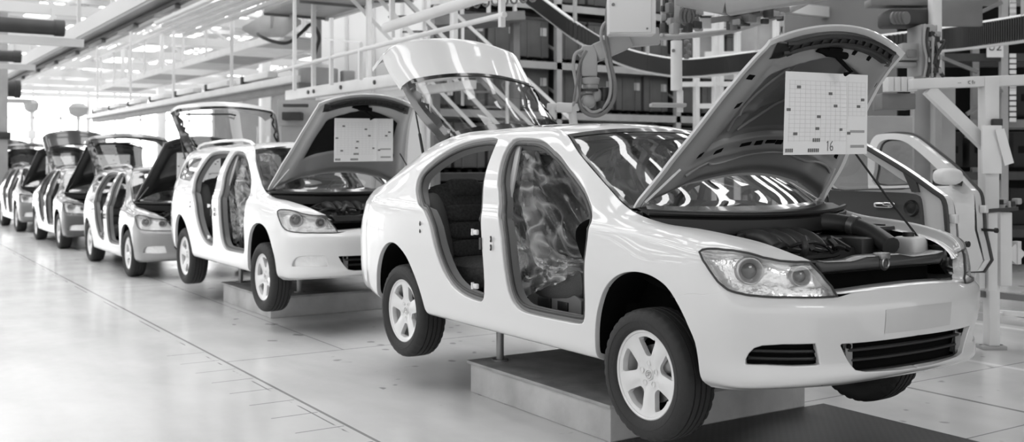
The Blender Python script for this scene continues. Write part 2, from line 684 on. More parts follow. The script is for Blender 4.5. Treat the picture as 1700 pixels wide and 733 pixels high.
# ================================================================== cars
# ---- body feature rows: for every station a list of ten (x, halfwidth, z)
def lift_table():
    X=[-3.20,-2.95,-2.60,-2.25,-1.85,-1.45,-1.10,-.80,-.50,-.25,0.0,.25]
    n=len(X)
    R=[[None]*21 for _ in range(10)]
    y0=[.74,.78,.80,.80,.80,.80,.80,.80,.80,.80,.80,.80]; z0=[.24,.22,.21,.205,.205,.205,.205,.205,.205,.205,.205,.205]
    y1=[.80,.838,.855,.857,.858,.860,.860,.860,.858,.856,.86,.855]; z1=[.285,.26,.24,.235,.235,.235,.235,.235,.235,.235,.235,.24]
    y2=[.818,.852,.872,.868,.866,.866,.866,.866,.866,.868,.878,.872]; z2=[.38,.37,.36,.34,.335,.335,.335,.335,.335,.335,.34,.36]
    y3=[.826,.860,.880,.874,.870,.870,.870,.870,.870,.874,.884,.878]; z3=[.52,.51,.50,.50,.50,.50,.50,.50,.50,.50,.50,.50]
    y4=[.830,.866,.884,.880,.878,.878,.878,.878,.878,.880,.885,.878]; z4=[.73,.72,.71,.70,.70,.70,.70,.70,.70,.70,.70,.68]
    y5=[.806,.842,.860,.866,.868,.869,.869,.868,.864,.858,.850,.852]; z5=[.90,.90,.90,.89,.88,.875,.872,.87,.866,.86,.85,.81]
    y6=[.775,.800,.815,.820,.824,.825,.825,.825,.826,.828,.818,.822]; z6=[.965,.965,.965,.96,.955,.952,.95,.945,.925,.905,.89,.858]
    y7=[.735,.745,.745,.740,.735,.733,.738,.765,.795,.800,.790,.785]; z7=[1.01,1.045,1.10,1.14,1.165,1.17,1.16,1.06,.985,.938,.912,.886]
    y8=[.695,.685,.660,.622,.605,.600,.612,.700,.750,.770,.760,.750]; z8=[1.05,1.135,1.245,1.345,1.38,1.385,1.36,1.175,1.05,.962,.924,.902]
    y9=[.65,.62,.575,.535,.525,.525,.555,.645,.705,.740,.735,.715]; z9=[1.072,1.20,1.345,1.418,1.432,1.437,1.408,1.262,1.108,.985,.928,.910]
    for j,(ys,zs) in enumerate([(y0,z0),(y1,z1),(y2,z2),(y3,z3),(y4,z4),(y5,z5),(y6,z6),(y7,z7),(y8,z8),(y9,z9)]):
        for i in range(n): R[j][3+i]=(X[i],ys[i],zs[i])
    rear={0:[(-3.50,0,.30),(-3.60,0,.32),(-3.64,0,.40),(-3.66,0,.52),(-3.63,0,.72),(-3.57,0,.88),(-3.55,0,.95),(-3.54,0,.99),(-3.52,0,1.02),(-3.48,0,1.03)],
          1:[(-3.46,.42,.29),(-3.565,.43,.315),(-3.60,.44,.39),(-3.615,.44,.52),(-3.595,.44,.72),(-3.54,.43,.88),(-3.515,.42,.95),(-3.50,.41,.995),(-3.485,.40,1.025),(-3.45,.39,1.035)],
          2:[(-3.36,.68,.265),(-3.43,.72,.30),(-3.455,.735,.38),(-3.465,.742,.52),(-3.455,.742,.73),(-3.42,.72,.895),(-3.40,.695,.96),(-3.385,.665,1.005),(-3.37,.63,1.035),(-3.34,.60,1.045)]}
    for s,pts in rear.items():
        for j in range(10): R[j][s]=pts[j]
    front={15:[(.42,.80,.212),(.42,.848,.26),(.42,.864,.37),(.42,.872,.50),(.42,.868,.65),(.42,.852,.765),(.42,.828,.825),(.42,.788,.862),(.42,.738,.884),(.415,.70,.893)],
     16:[(.56,.76,.22),(.608,.808,.257),(.602,.812,.365),(.612,.822,.50),(.612,.824,.60),(.590,.805,.66),(.598,.796,.74),(.60,.762,.822),(.595,.70,.852),(.585,.655,.864)],
     17:[(.70,.62,.235),(.758,.65,.268),(.755,.655,.362),(.772,.664,.50),(.774,.665,.60),(.735,.652,.652),(.735,.645,.70),(.732,.63,.75),(.73,.60,.79),(.72,.58,.812)],
     18:[(.79,.43,.243),(.850,.445,.278),(.848,.448,.362),(.866,.455,.50),(.868,.458,.597),(.828,.447,.648),(.825,.45,.68),(.815,.45,.71),(.808,.45,.735),(.80,.45,.76)],
     19:[(.83,.22,.25),(.888,.22,.285),(.886,.23,.36),(.904,.23,.50),(.906,.23,.595),(.866,.23,.66),(.868,.23,.685),(.86,.23,.71),(.85,.225,.73),(.84,.22,.75)],
     20:[(.84,0,.252),(.898,0,.287),(.896,0,.36),(.914,0,.50),(.916,0,.595),(.876,0,.665),(.88,0,.69),(.87,0,.71),(.86,0,.73),(.85,0,.75)]}
    for s,pts in front.items():
        for j in range(10): R[j][s]=pts[j]
    return np.array(R,dtype=float)  # [row, station, 3]
def wagon_table():
    R=lift_table().copy()
    # roof runs on to the tail: stations 0..6 rows 6..9
    new={6:[(-2.25,.822,.96),(-2.25,.742,1.165),(-2.25,.615,1.375),(-2.25,.53,1.435)],
         5:[(-2.60,.818,.97),(-2.60,.74,1.165),(-2.60,.62,1.365),(-2.60,.54,1.425)],
         4:[(-2.95,.808,.975),(-2.95,.735,1.165),(-2.95,.625,1.35),(-2.95,.55,1.41)],
         3:[(-3.20,.785,.975),(-3.20,.72,1.155),(-3.19,.62,1.335),(-3.18,.555,1.395)],
         2:[(-3.44,.71,.97),(-3.40,.66,1.14),(-3.34,.60,1.32),(-3.30,.55,1.38)],
         1:[(-3.55,.42,.97),(-3.49,.42,1.14),(-3.40,.40,1.32),(-3.34,.38,1.385)],
         0:[(-3.58,0,.97),(-3.52,0,1.14),(-3.43,0,1.32),(-3.37,0,1.39)]}
    for s,p in new.items():
        for k in range(4): R[6+k][s]=p[k]
    return R
def basis(u,n):
    "cubic Hermite (finite-difference tangents) as weights on 4 neighbours"
    i=np.clip(np.floor(u).astype(int),0,n-2); f=u-i
    return i,f
def cr(P,u):
    # P [n,...] u [m]; Catmull-Rom with mirrored ends (natural)
    n=len(P); i,f=basis(u,n)
    im=np.clip(i-1,0,n-1); i2=np.clip(i+2,0,n-1)
    p0=np.where((i>0)[...,None],P[im],2*P[i]-P[i+1]); p1=P[i]; p2=P[i+1]
    p3=np.where((i+2<n)[...,None],P[i2],2*P[i+1]-P[i])
    f=f[...,None]
    return .5*((2*p1)+(-p0+p2)*f+(2*p0-5*p1+4*p2-p3)*f**2+(-p0+3*p1-3*p2+p3)*f**3)
class Surf:
    def __init__(s,R):
        s.R=R; s.nr,s.ns=R.shape[:2]
        # symmetric ends: extend with mirrored stations so that tangents at the middle are level
        a=R[:,1:2].copy(); a[...,1]*=-1; b=R[:,-2:-1].copy(); b[...,1]*=-1
        s.E=np.concatenate([a,R,b],axis=1)
        U,T=np.meshgrid(np.linspace(0,s.ns-1,481),np.linspace(0,s.nr-1,109),indexing='ij')
        s.gU,s.gT=U.ravel(),T.ravel(); s.gP=s(s.gU,s.gT)
    def __call__(s,u,t):
        u=np.atleast_1d(np.asarray(u,float)); t=np.atleast_1d(np.asarray(t,float))
        # evaluate: rows first at t for the 4 stations around u
        ue=u+1; n=s.E.shape[1]
        i=np.clip(np.floor(ue).astype(int),1,n-3); f=ue-i
        j=np.clip(np.floor(t).astype(int),0,s.nr-2); g=t-j
        def w(f): return [.5*(-f+2*f**2-f**3),.5*(2-5*f**2+3*f**3),.5*(f+4*f**2-3*f**3),.5*(-f**2+f**3)]
        wf=w(f); wg=w(g); out=0
        for a in range(4):
            col=s.E[:,i-1+a]            # [rows,m,3]
            m=np.arange(len(u))
            pm=np.where((j>0)[:,None],col[np.clip(j-1,0,s.nr-1),m],2*col[j,m]-col[j+1,m])
            pp=np.where((j+2<s.nr)[:,None],col[np.clip(j+2,0,s.nr-1),m],2*col[j+1,m]-col[j,m])
            c=wg[0][:,None]*pm+wg[1][:,None]*col[j,m]+wg[2][:,None]*col[j+1,m]+wg[3][:,None]*pp
            out=out+wf[a][:,None]*c
        return out
    def normal(s,u,t,e=.02):
        u=np.atleast_1d(u).astype(float);t=np.atleast_1d(t).astype(float)
        du=s(np.clip(u+e,0,s.ns-1),t)-s(np.clip(u-e,0,s.ns-1),t); dt=s(u,np.clip(t+e,0,s.nr-1))-s(u,np.clip(t-e,0,s.nr-1))
        n=np.cross(dt,du); return n/np.maximum(np.linalg.norm(n,axis=1,keepdims=True),1e-9)
    def inv(s,p,w=(1,1,1)):
        "closest (u,t) to the points p [m,3] with axis weights"
        p=np.atleast_2d(np.asarray(p,float)); w=np.asarray(w,float); res=[]
        for q in p:
            d=((s.gP-q)*w)**2; k=d.sum(1).argmin(); u,t=s.gU[k],s.gT[k]
            hu,ht=.05,.09
            for _ in range(14):
                c=[(u,t),(u+hu,t),(u-hu,t),(u,t+ht),(u,t-ht)]
                cu=np.clip([a for a,_ in c],0,s.ns-1); ct=np.clip([b for _,b in c],0,s.nr-1)
                dd=(((s(cu,ct)-q)*w)**2).sum(1); b=dd.argmin()
                if b==0: hu*=.5; ht*=.5
                u,t=cu[b],ct[b]
            res.append((u,t))
        return np.array(res)


def in_poly(P, poly):
    x, y = P[:, 0], P[:, 1]
    r = np.zeros(len(P), bool)
    n = len(poly)
    for i in range(n):
        x0, y0 = poly[i]
        x1, y1 = poly[(i + 1) % n]
        c = ((y0 > y) != (y1 > y)) & (x < (x1 - x0) * (y - y0) / (y1 - y0 + 1e-15) + x0)
        r ^= c
    return r

def resample(poly, S, step):
    "refine a closed (u, t) outline so that its points lie about step apart in space"
    poly = np.asarray(poly, float)
    out = []
    n = len(poly)
    P = S(poly[:, 0], poly[:, 1])
    for i in range(n):
        a, b = poly[i], poly[(i + 1) % n]
        k = max(1, int(round(np.linalg.norm(P[(i + 1) % n] - P[i]) / step)))
        for j in range(k):
            out.append(a + (b - a) * j / k)
    return np.array(out)

def patch(mb, S, poly, holes, step, mi=0, off=0.0, inner=False):
    """triangulated piece of the body surface on the right side (y < 0).
    returns the boundary loops as lists of (position, normal) arrays"""
    loops = [resample(poly, S, step)] + [resample(h, S, step) for h in holes]
    k = np.array([0.25, 0.13])
    du, dt = step / 0.27, step / 0.15
    allp = loops[0]
    lo, hi = allp.min(0), allp.max(0)
    U, T = np.meshgrid(np.arange(lo[0], hi[0], du), np.arange(lo[1], hi[1], dt), indexing='ij')
    U = U + (np.arange(U.shape[1]) % 2)[None, :] * du / 2
    G = np.stack([U.ravel(), T.ravel()], 1)
    ok = in_poly(G, loops[0])
    for h in loops[1:]:
        ok &= ~in_poly(G, h)
    G = G[ok]
    B = np.concatenate(loops)
    keep = np.ones(len(G), bool)
    for i in range(0, len(G), 512):
        d = ((G[i:i + 512, None, :] - B[None]) * k)
        keep[i:i + 512] = (d ** 2).sum(2).min(1) > (0.45 * step) ** 2
    G = G[keep]
    V = np.concatenate([B, G])
    edges = []
    b = 0
    for L in loops:
        n = len(L)
        edges += [(b + i, b + (i + 1) % n) for i in range(n)]
        b += n
    r = delaunay_2d_cdt([Vector((p[0] * k[0], p[1] * k[1])) for p in V], edges, [], 0, 1e-7)
    vv = np.array([(p[0] / k[0], p[1] / k[1]) for p in r[0]])
    F = np.array([f for f in r[2] if len(f) == 3])
    c = vv[F].mean(1)
    ok = in_poly(c, loops[0])
    for h in loops[1:]:
        ok &= ~in_poly(c, h)
    F = F[ok]
    P = S(vv[:, 0], vv[:, 1])
    N = S.normal(vv[:, 0], vv[:, 1])
    P = P + N * off
    Pm, Nm = P * [1, -1, 1], N * [1, -1, 1]
    a, bb, cc = Pm[F[:, 0]], Pm[F[:, 1]], Pm[F[:, 2]]
    fl = (np.cross(bb - a, cc - a) * Nm[F[:, 0]]).sum(1) < 0
    F[fl] = F[fl][:, ::-1]
    if inner:
        F = F[:, ::-1]
        Nm = -Nm
    mb.add(Pm, F, mi, Nm)
    res = []
    for L in loops:
        p, n = S(L[:, 0], L[:, 1]), S.normal(L[:, 0], L[:, 1])
        res.append((p * [1, -1, 1] + n * [1, -1, 1] * off, n * [1, -1, 1]))
    return res

def rim(mb, loop, r, depth, mi=0, band=0.0, band_mi=1, depth2=0.0, hole=True, close=True):
    "rounded edge, flange and rebate along a boundary loop"
    p, n = loop
    t = np.roll(p, -1, 0) - np.roll(p, 1, 0)
    if not close:
        t[0], t[-1] = p[1] - p[0], p[-1] - p[-2]
    t /= np.maximum(np.linalg.norm(t, axis=1, keepdims=True), 1e-9)
    d = np.cross(t, n)
    d /= np.maximum(np.linalg.norm(d, axis=1, keepdims=True), 1e-9)
    c = p.mean(0)
    s = ((c - p) * d).sum()
    if (s < 0) == hole:
        d = -d
    rings, norms, mis = [], [], []
    for a in (0, 30, 60, 90):
        a = math.radians(a)
        rings.append(p + d * r * math.sin(a) - n * r * (1 - math.cos(a)))
        norms.append(n * math.cos(a) + d * math.sin(a))
    def strip(rs, ns, m):
        V, N, F = [], [], []
        k = len(p)
        for q, w in zip(rs, ns):
            V += list(q)
            N += list(w)
        for i in range(len(rs) - 1):
            for j in range(k if close else k - 1):
                j2 = (j + 1) % k
                f = (i * k + j, i * k + j2, (i + 1) * k + j2, (i + 1) * k + j)
                a, b, c2 = np.array(V[f[0]]), np.array(V[f[1]]), np.array(V[f[2]])
                if np.dot(np.cross(b - a, c2 - a), N[f[0]]) < 0:
                    f = f[::-1]
                F.append(f)
        mb.add(V, F, m, N)
    base = p + d * r
    rings.append(base - n * depth)
    norms.append(d)
    strip(rings, norms, mi)
    if band:
        e0 = base - n * depth
        e1 = e0 + d * band
        strip([e0, e1], [n, n], band_mi)
        e2 = e1 - n * depth2
        strip([e1, e2], [d, d], band_mi)
    return d

def seal_tube(mb, loop, inset, drop, r, mi=0, seg=8):
    p, n = loop
    t = np.roll(p, -1, 0) - np.roll(p, 1, 0)
    t /= np.linalg.norm(t, axis=1, keepdims=True)
    d = np.cross(t, n)
    if ((p.mean(0) - p) * d).sum() < 0:
        d = -d
    mb.tube([Vector(q) for q in (p + d * inset - n * drop)], r, mi, seg, closed=True)

def spline2(pts, n=4, closed=True):
    return [(q.x, q.y) for q in smooth_path([(a, b, 0) for a, b in pts], n, closed)]

# outlines on the flank, (x, z)
DOOR_REAR_LIFT = [(-1.70, 1.372), (-1.76, 1.389), (-1.87, 1.391), (-2.05, 1.375), (-2.193, 1.348), (-2.321, 1.307), (-2.43, 1.257), (-2.515, 1.205), (-2.56, 1.155), (-2.56, 1.10), (-2.515, 1.03), (-2.43, 0.965), (-2.30, 0.918), (-2.205, 0.864), (-2.125, 0.779), (-2.068, 0.667), (-1.998, 0.558), (-1.921, 0.479), (-1.825, 0.424), (-1.696, 0.389), (-1.53, 0.375), (-1.475, 0.388), (-1.45, 0.436), (-1.447, 0.578), (-1.458, 0.711), (-1.478, 0.841), (-1.515, 0.92), (-1.57, 1.00), (-1.625, 1.105), (-1.665, 1.234), (-1.686, 1.33)]
DOOR_REAR_WAGON = [(-1.70, 1.372), (-1.76, 1.389), (-1.87, 1.393), (-2.05, 1.392), (-2.20, 1.385), (-2.32, 1.365), (-2.39, 1.31), (-2.43, 1.20), (-2.45, 1.10), (-2.44, 1.02), (-2.38, 0.955), (-2.29, 0.912), (-2.205, 0.864), (-2.125, 0.779), (-2.068, 0.667), (-1.998, 0.558), (-1.921, 0.479), (-1.825, 0.424), (-1.696, 0.389), (-1.53, 0.375), (-1.475, 0.388), (-1.45, 0.436), (-1.447, 0.578), (-1.458, 0.711), (-1.478, 0.841), (-1.515, 0.92), (-1.57, 1.00), (-1.625, 1.105), (-1.665, 1.234), (-1.686, 1.33)]
DOOR_FRONT = [(-1.385, 1.381), (-1.50, 1.382), (-1.548, 1.352), (-1.556, 1.279), (-1.52, 1.179), (-1.47, 1.085), (-1.385, 0.977), (-1.30, 0.875), (-1.262, 0.78), (-1.24, 0.664), (-1.213, 0.521), (-1.172, 0.439), (-1.102, 0.386), (-1.01, 0.368), (-0.819, 0.366), (-0.654, 0.368), (-0.51, 0.372), (-0.46, 0.395), (-0.446, 0.46), (-0.444, 0.56), (-0.437, 0.711), (-0.424, 0.827), (-0.442, 0.917), (-0.473, 0.972), (-0.517, 1.014), (-0.623, 1.089), (-0.772, 1.171), (-0.905, 1.241), (-1.034, 1.301), (-1.141, 1.345), (-1.25, 1.371)]
QUARTER_WAGON = [(-2.56, 1.33), (-2.75, 1.325), (-2.98, 1.30), (-3.16, 1.25), (-3.22, 1.16), (-3.16, 1.075), (-2.95, 1.05), (-2.70, 1.04), (-2.56, 1.05), (-2.53, 1.18)]
ARCH_FRONT = [(0.264, 0.626), (0.231, 0.656), (0.172, 0.684), (0.10, 0.701), (0.025, 0.709), (-0.052, 0.705), (-0.146, 0.682), (-0.231, 0.635), (-0.297, 0.566), (-0.347, 0.468), (-0.369, 0.367), (-0.372, 0.28), (-0.366, 0.207)]
ARCH_FRONT = [(0.250, 0.602), (0.222, 0.630), (0.172, 0.663), (0.10, 0.688), (0.025, 0.699), (-0.052, 0.697), (-0.146, 0.677), (-0.231, 0.632), (-0.297, 0.566), (-0.347, 0.468), (-0.369, 0.367), (-0.372, 0.28), (-0.366, 0.207)]
ARCH_BUMPER = [(0.408, 0.212), (0.397, 0.228), (0.395, 0.28), (0.394, 0.328), (0.381, 0.416), (0.337, 0.491), (0.293, 0.552), (0.250, 0.602)]
ARCH_REAR = [(-2.15, 0.206), (-2.20, 0.235), (-2.235, 0.30), (-2.29, 0.396), (-2.369, 0.50), (-2.455, 0.59), (-2.567, 0.65), (-2.66, 0.668), (-2.75, 0.655), (-2.83, 0.615), (-2.905, 0.55), (-2.965, 0.45), (-2.995, 0.335), (-2.995, 0.23)]
LAMP = [(0.373, 0.842, 0.818), (0.384, 0.835, 0.830), (0.41, 0.825, 0.836), (0.455, 0.808, 0.838), (0.527, 0.789, 0.835), (0.598, 0.76, 0.826), (0.648, 0.721, 0.808), (0.691, 0.665, 0.794), (0.729, 0.604, 0.789), (0.756, 0.547, 0.786), (0.791, 0.508, 0.732), (0.816, 0.474, 0.682), (0.838, 0.457, 0.644), (0.818, 0.519, 0.642), (0.782, 0.603, 0.643), (0.721, 0.698, 0.644), (0.655, 0.768, 0.647), (0.599, 0.812, 0.654), (0.546, 0.837, 0.666), (0.496, 0.848, 0.696), (0.447, 0.851, 0.743), (0.405, 0.85, 0.783)]
FOG = [(0.613, 0.807, 0.345), (0.614, 0.806, 0.37), (0.63, 0.802, 0.398), (0.652, 0.789, 0.424), (0.682, 0.766, 0.438), (0.743, 0.701, 0.446), (0.818, 0.578, 0.448), (0.822, 0.568, 0.43), (0.823, 0.55, 0.37), (0.820, 0.545, 0.348), (0.805, 0.56, 0.341), (0.763, 0.649, 0.339), (0.683, 0.749, 0.341), (0.625, 0.80, 0.339)]
GRILLE = [(0.91, 0.0, 0.443), (0.909, 0.113, 0.442), (0.888, 0.333, 0.440), (0.860, 0.462, 0.440), (0.857, 0.470, 0.43), (0.859, 0.424, 0.358), (0.862, 0.385, 0.315), (0.870, 0.33, 0.303), (0.880, 0.22, 0.298), (0.884, 0.10, 0.295), (0.886, 0.0, 0.295)]

def wheel_parts(root, name_pos, cache={}):
    "tyre mesh named wheel with alloy, disc and cap below it; outer face towards -y"
    if 'w' not in cache:
        t = MB()
        seg = 108
        prof = [(-.074, .2145), (-.086, .2165), (-.098, .235), (-.1035, .262), (-.100, .287), (-.090, .304), (-.078, .313), (-.060, .3165), (-.052, .317), (-.051, .309), (-.043, .309), (-.042, .3175), (-.016, .318), (-.015, .309), (-.006, .309), (-.005, .318), (.015, .318), (.016, .309), (.025, .309), (.026, .318), (.051, .317), (.052, .309), (.060, .309), (.061, .3165), (.078, .313), (.092, .302), (.1025, .27), (.098, .235), (.082, .212), (.07, .203)]
        V, F = [], []
        n = len(prof)
        for k in range(seg):
            a = 2 * PI * k / seg
            for h, r in prof:
                rr = r - (.006 if (k % 3 == 0 and .0585 < abs(h) < .095 and r > .28) else 0)
                V.append((rr * math.cos(a), h, rr * math.sin(a)))
        for k in range(seg):
            k2 = (k + 1) % seg
            for i in range(n - 1):
                F.append((k * n + i, k2 * n + i, k2 * n + i + 1, k * n + i + 1))
        t.add(V, F)
        t.lathe([(-.0975, .2625), (-.1045, .2600), (-.1045, .2575), (-.0975, .255)], seg=72)
        r = MB()
        wins = []
        for s in range(5):
            c = math.radians(-90 + 36 + 72 * s)
            pts = []
            for rr, hw in ((.172, 20), (.181, 16), (.184, 0), (.181, -16), (.172, -20), (.135, -17.5), (.100, -12.5), (.090, -7), (.088, 0), (.090, 7), (.100, 12.5), (.135, 17.5)):
                a = c + math.radians(hw)
                pts.append((rr * math.cos(a), rr * math.sin(a)))
            wins.append(spline2(pts, 4))
        outer = [(.202 * math.cos(2 * PI * k / 90), .202 * math.sin(2 * PI * k / 90)) for k in range(90)]
        pts, edges = [], []
        for L in [outer] + wins:
            b = len(pts)
            pts += L
            edges += [(b + i, b + (i + 1) % len(L)) for i in range(len(L))]
        for rr in (.02, .04, .06, .08, .1, .12, .14, .16, .19):
            m = max(8, int(rr * 2 * PI / .011))
            for k in range(m):
                q = (rr * math.cos(2 * PI * k / m), rr * math.sin(2 * PI * k / m))
                if not any(in_poly(np.array([q]), w)[0] for w in wins):
                    pts.append(q)
        res = delaunay_2d_cdt([Vector(p) for p in pts], edges, [], 0, 1e-6)
        vv = np.array([(p[0], p[1]) for p in res[0]])
        FF = np.array([f for f in res[2] if len(f) == 3])
        c = vv[FF].mean(1)
        ok = in_poly(c, outer)
        for w in wins:
            ok &= ~in_poly(c, w)
        FF = FF[ok]
        def hh(x, y):
            q = math.hypot(x, y)
            a = math.atan2(y, x)
            sp = abs(((math.degrees(a) + 90 + 36) % 72) - 36)      # degrees off a spoke's middle
            base = np.interp(q, [0, .045, .06, .09, .13, .17, .19, .203], [-.050, -.052, -.056, -.062, -.066, -.069, -.070, -.074])
            edge = 0.008 * min(1, (sp / 17.0) ** 2) if .075 < q < .18 else 0
            return base + edge
        V = [(x, hh(x, y), y) for x, y in vv]
        FF = [tuple(f) if np.cross(vv[f[1]] - vv[f[0]], vv[f[2]] - vv[f[0]]) > 0 else tuple(f[::-1]) for f in FF]
        r.add(V, FF)
        for w in wins:
            n = len(w)
            V = [(x, hh(x, y), y) for x, y in w] + [(x * .985, hh(x, y) + .03, y * .985) for x, y in w]
            r.add(V, [(i, (i + 1) % n, n + (i + 1) % n, n + i) for i in range(n)])
        r.lathe([(-.066, .2005), (-.078, .2035), (-.082, .210), (-.080, .2155), (-.072, .2155)], seg=72)
        r.lathe([(-.066, .201), (-.05, .192), (-.02, .187), (.07, .19)], seg=48, mi=0)
        d = MB()
        d.lathe([(-.012, .0), (-.012, .140), (.012, .140), (.012, .0)], seg=40)
        d.lathe([(-.03, .0), (-.03, .075), (-.012, .085)], seg=32)
        d.rbox((.10, -.005, .075), (.09, .06, .12), .5)
        bk = MB()
        bk.lathe([(.03, .0), (.03, .187)], seg=40)
        bk.lathe([(.03, .0), (.09, .05), (.20, .06), (.22, .0)], seg=24)
        cp = MB()
        cp.lathe([(-.052, .0), (-.057, .012), (-.0575, .026), (-.052, .030)], seg=32)
        cp.lathe([(-.0585, .017), (-.0605, .019), (-.0585, .021)], seg=32, mi=1)
        cp.bar((-.010, -.059, -.008), (.010, -.059, .010), .003, .004, 1, (0, 1, 0))
        cp.bar((-.010, -.059, .004), (.002, -.059, .012), .003, .004, 1, (0, 1, 0))
        bo = MB()
        for s in range(5):
            a = math.radians(-90 + 72 * s + 36)
            bo.lathe([(-.040, .0), (-.048, .006), (-.048, .0085), (-.036, .0085)], c=(.053 * math.cos(a), 0, .053 * math.sin(a)), seg=8)
            bo.lathe([(-.0575, .0145), (-.057, .012), (-.045, .011)], c=(.053 * math.cos(a), 0, .053 * math.sin(a)), seg=14, mi=1)
        cache['w'] = (t, r, d, bk, cp, bo)
        w = t.build('wheel', MT['rubber'], angle=50)
        r.build('alloy_rim', MT['alloy'], w, angle=35)
        d.build('brake_disc', MT['steel'], w)
        bk.build('hub_carrier', MT['black'], w)
        cp.build('centre_cap', [MT['alloy'], MT['lamp_dark']], w)
        bo.build_each('wheel_bolt', [MT['dark_steel'], MT['alloy']], w)
        w['kind'] = 'thing'
        cache['proto'] = w
        w.parent = root
        w.location, w.rotation_euler = name_pos
        del w['kind']
        return w
    w = copy_tree(cache['proto'], root)
    w.location, w.rotation_euler = name_pos
    return w

def seat(root, x, y, dark, side):
    s = MB()
    s.rbox((x, y, .50), (.54, .50, .17), .45, 0, 12, Matrix.Rotation(math.radians(-6), 3, 'Y'))
    for k in (-1, 1):
        s.rbox((x + .02, y + k * .215, .515), (.50, .10, .20), .6, 1, 10, Matrix.Rotation(math.radians(-6), 3, 'Y'))
    q = s.build('seat_cushion', [dark, MT['fabric_mid']], root)
    b = MB()
    R = Matrix.Rotation(math.radians(-20), 3, 'Y')
    b.rbox((x - .32, y, .80), (.15, .47, .66), .5, 0, 12, R)
    for k in (-1, 1):
        b.rbox((x - .28, y + k * .20, .76), (.19, .10, .52), .6, 1, 10, R)
    b.build('seat_backrest', [dark, MT['fabric_mid']], root)
    h = MB()
    h.rbox((x - .445, y, 1.17), (.10, .27, .19), .5, 0, 10, R)
    for k in (-1, 1):
        h.tube([(x - .42, y + k * .07, 1.05), (x - .45, y + k * .07, 1.15)], .007, 1)
    h.build('headrest', [dark, MT['steel']], root)
    c = MB()
    c.box((x, y, .335), (.50, .46, .03), 0)
    c.prism([(-.27, .30), (.27, .30), (.27, .45), (.20, .475), (-.20, .44), (-.27, .48)], .05, 0, origin=(x, y + side * .255, 0), ez=(0, -side, 0), bevel=.008)
    c.box((x - .08, y + side * .262, .385), (.13, .02, .10), 1, bevel=.01)
    c.box((x + .10, y + side * .259, .40), (.10, .01, .05), 1, bevel=.004)
    c.build('seat_base', [MT['trim_mid'], MT['plastic']], root)
MT["trim_mid"] = mat('seat base plastic', .42, .6)

def seat_film(car_root, x, y, seed):
    "crumpled clear cover pulled over a front seat"
    rnd = random.Random(seed)
    ph = [(rnd.uniform(3, 9), rnd.uniform(3, 9), rnd.uniform(0, 6), rnd.uniform(.5, 1)) for _ in range(9)]
    prof = [(.22, .575), (.24, .62), (.16, .645), (.02, .635), (-.08, .66), (-.14, .78), (-.22, .95), (-.30, 1.10), (-.345, 1.22), (-.42, 1.31), (-.52, 1.30), (-.55, 1.17), (-.53, 1.02), (-.49, .85), (-.44, .68), (-.38, .52), (-.34, .40)]
    P = smooth_path([(a, 0, b) for a, b in prof], 9)
    n = len(P)
    def crumple(i, k):
        v = 0
        for a, b, c, w in ph:
            q = math.sin(a * i / 26 + b * k / 24 + c + 1.3 * math.sin(i / 17 + c))
            v += w * (1 - 2 * abs(q) ** .6)
        return v * .0065
    m = MB()
    NK = 56
    def fn(i, k):
        p = P[i]
        t = k / NK * 2 - 1
        nx = P[min(i + 1, n - 1)] - P[max(i - 1, 0)]
        nn = Vector((nx.z, 0, -nx.x)).normalized()
        w = .30 if p.z < 1.02 else .30 - .12 * min(1, (p.z - 1.02) / .25)
        roll = .05 * max(0, abs(t) - .75) / .25
        q = p + nn * (-roll + crumple(i, k) + .034)
        return (x + q.x, y + t * w, q.z)
    m.grid(lambda i, k: fn(int(i), int(k)), range(n), range(NK + 1))
    # the two sides, from front profile to back profile
    for sd in (0, NK):
        h = n // 2
        rows = []
        for i in range(h + 1):
            a, b = Vector(fn(i, sd)), Vector(fn(n - 1 - i, sd))
            rows.append([a.lerp(b, j / 12) + Vector((0, (1 if sd else -1) * (crumple(i * 2, j * 3) * .8 + .004), crumple(j * 4, i) * .5)) * (0 if j in (0, 12) else 1) for j in range(13)])
        V = [p for r in rows for p in r]
        F = [(i * 13 + j, i * 13 + j + 1, (i + 1) * 13 + j + 1, (i + 1) * 13 + j) for i in range(h) for j in range(12)]
        m.add(V, F)
    return m.build('seat_cover_film', MT['film'], car_root, angle=30)

def hood_z(x, y):
    "closed hood: height over car floor datum"
    zc = np.interp(x, [-.30, -.1, .1, .3, .5, .65, .75, .82, .93], [1.005, 1.0, .985, .962, .93, .90, .875, .855, .82])
    e = np.interp(x, [-.30, -.2, 0, .25, .45, .6, .7, .78, .93], [.99, .983, .945, .920, .900, .875, .85, .822, .79])
    return zc, e
def hood_hw(x):
    return float(np.interp(x, [-.32, -.2, .05, .24, .42, .57, .69, .765, .84, .88], [.715, .705, .66, .605, .56, .525, .505, .495, .49, .485]))

HOOD_ANGLE = 57.0

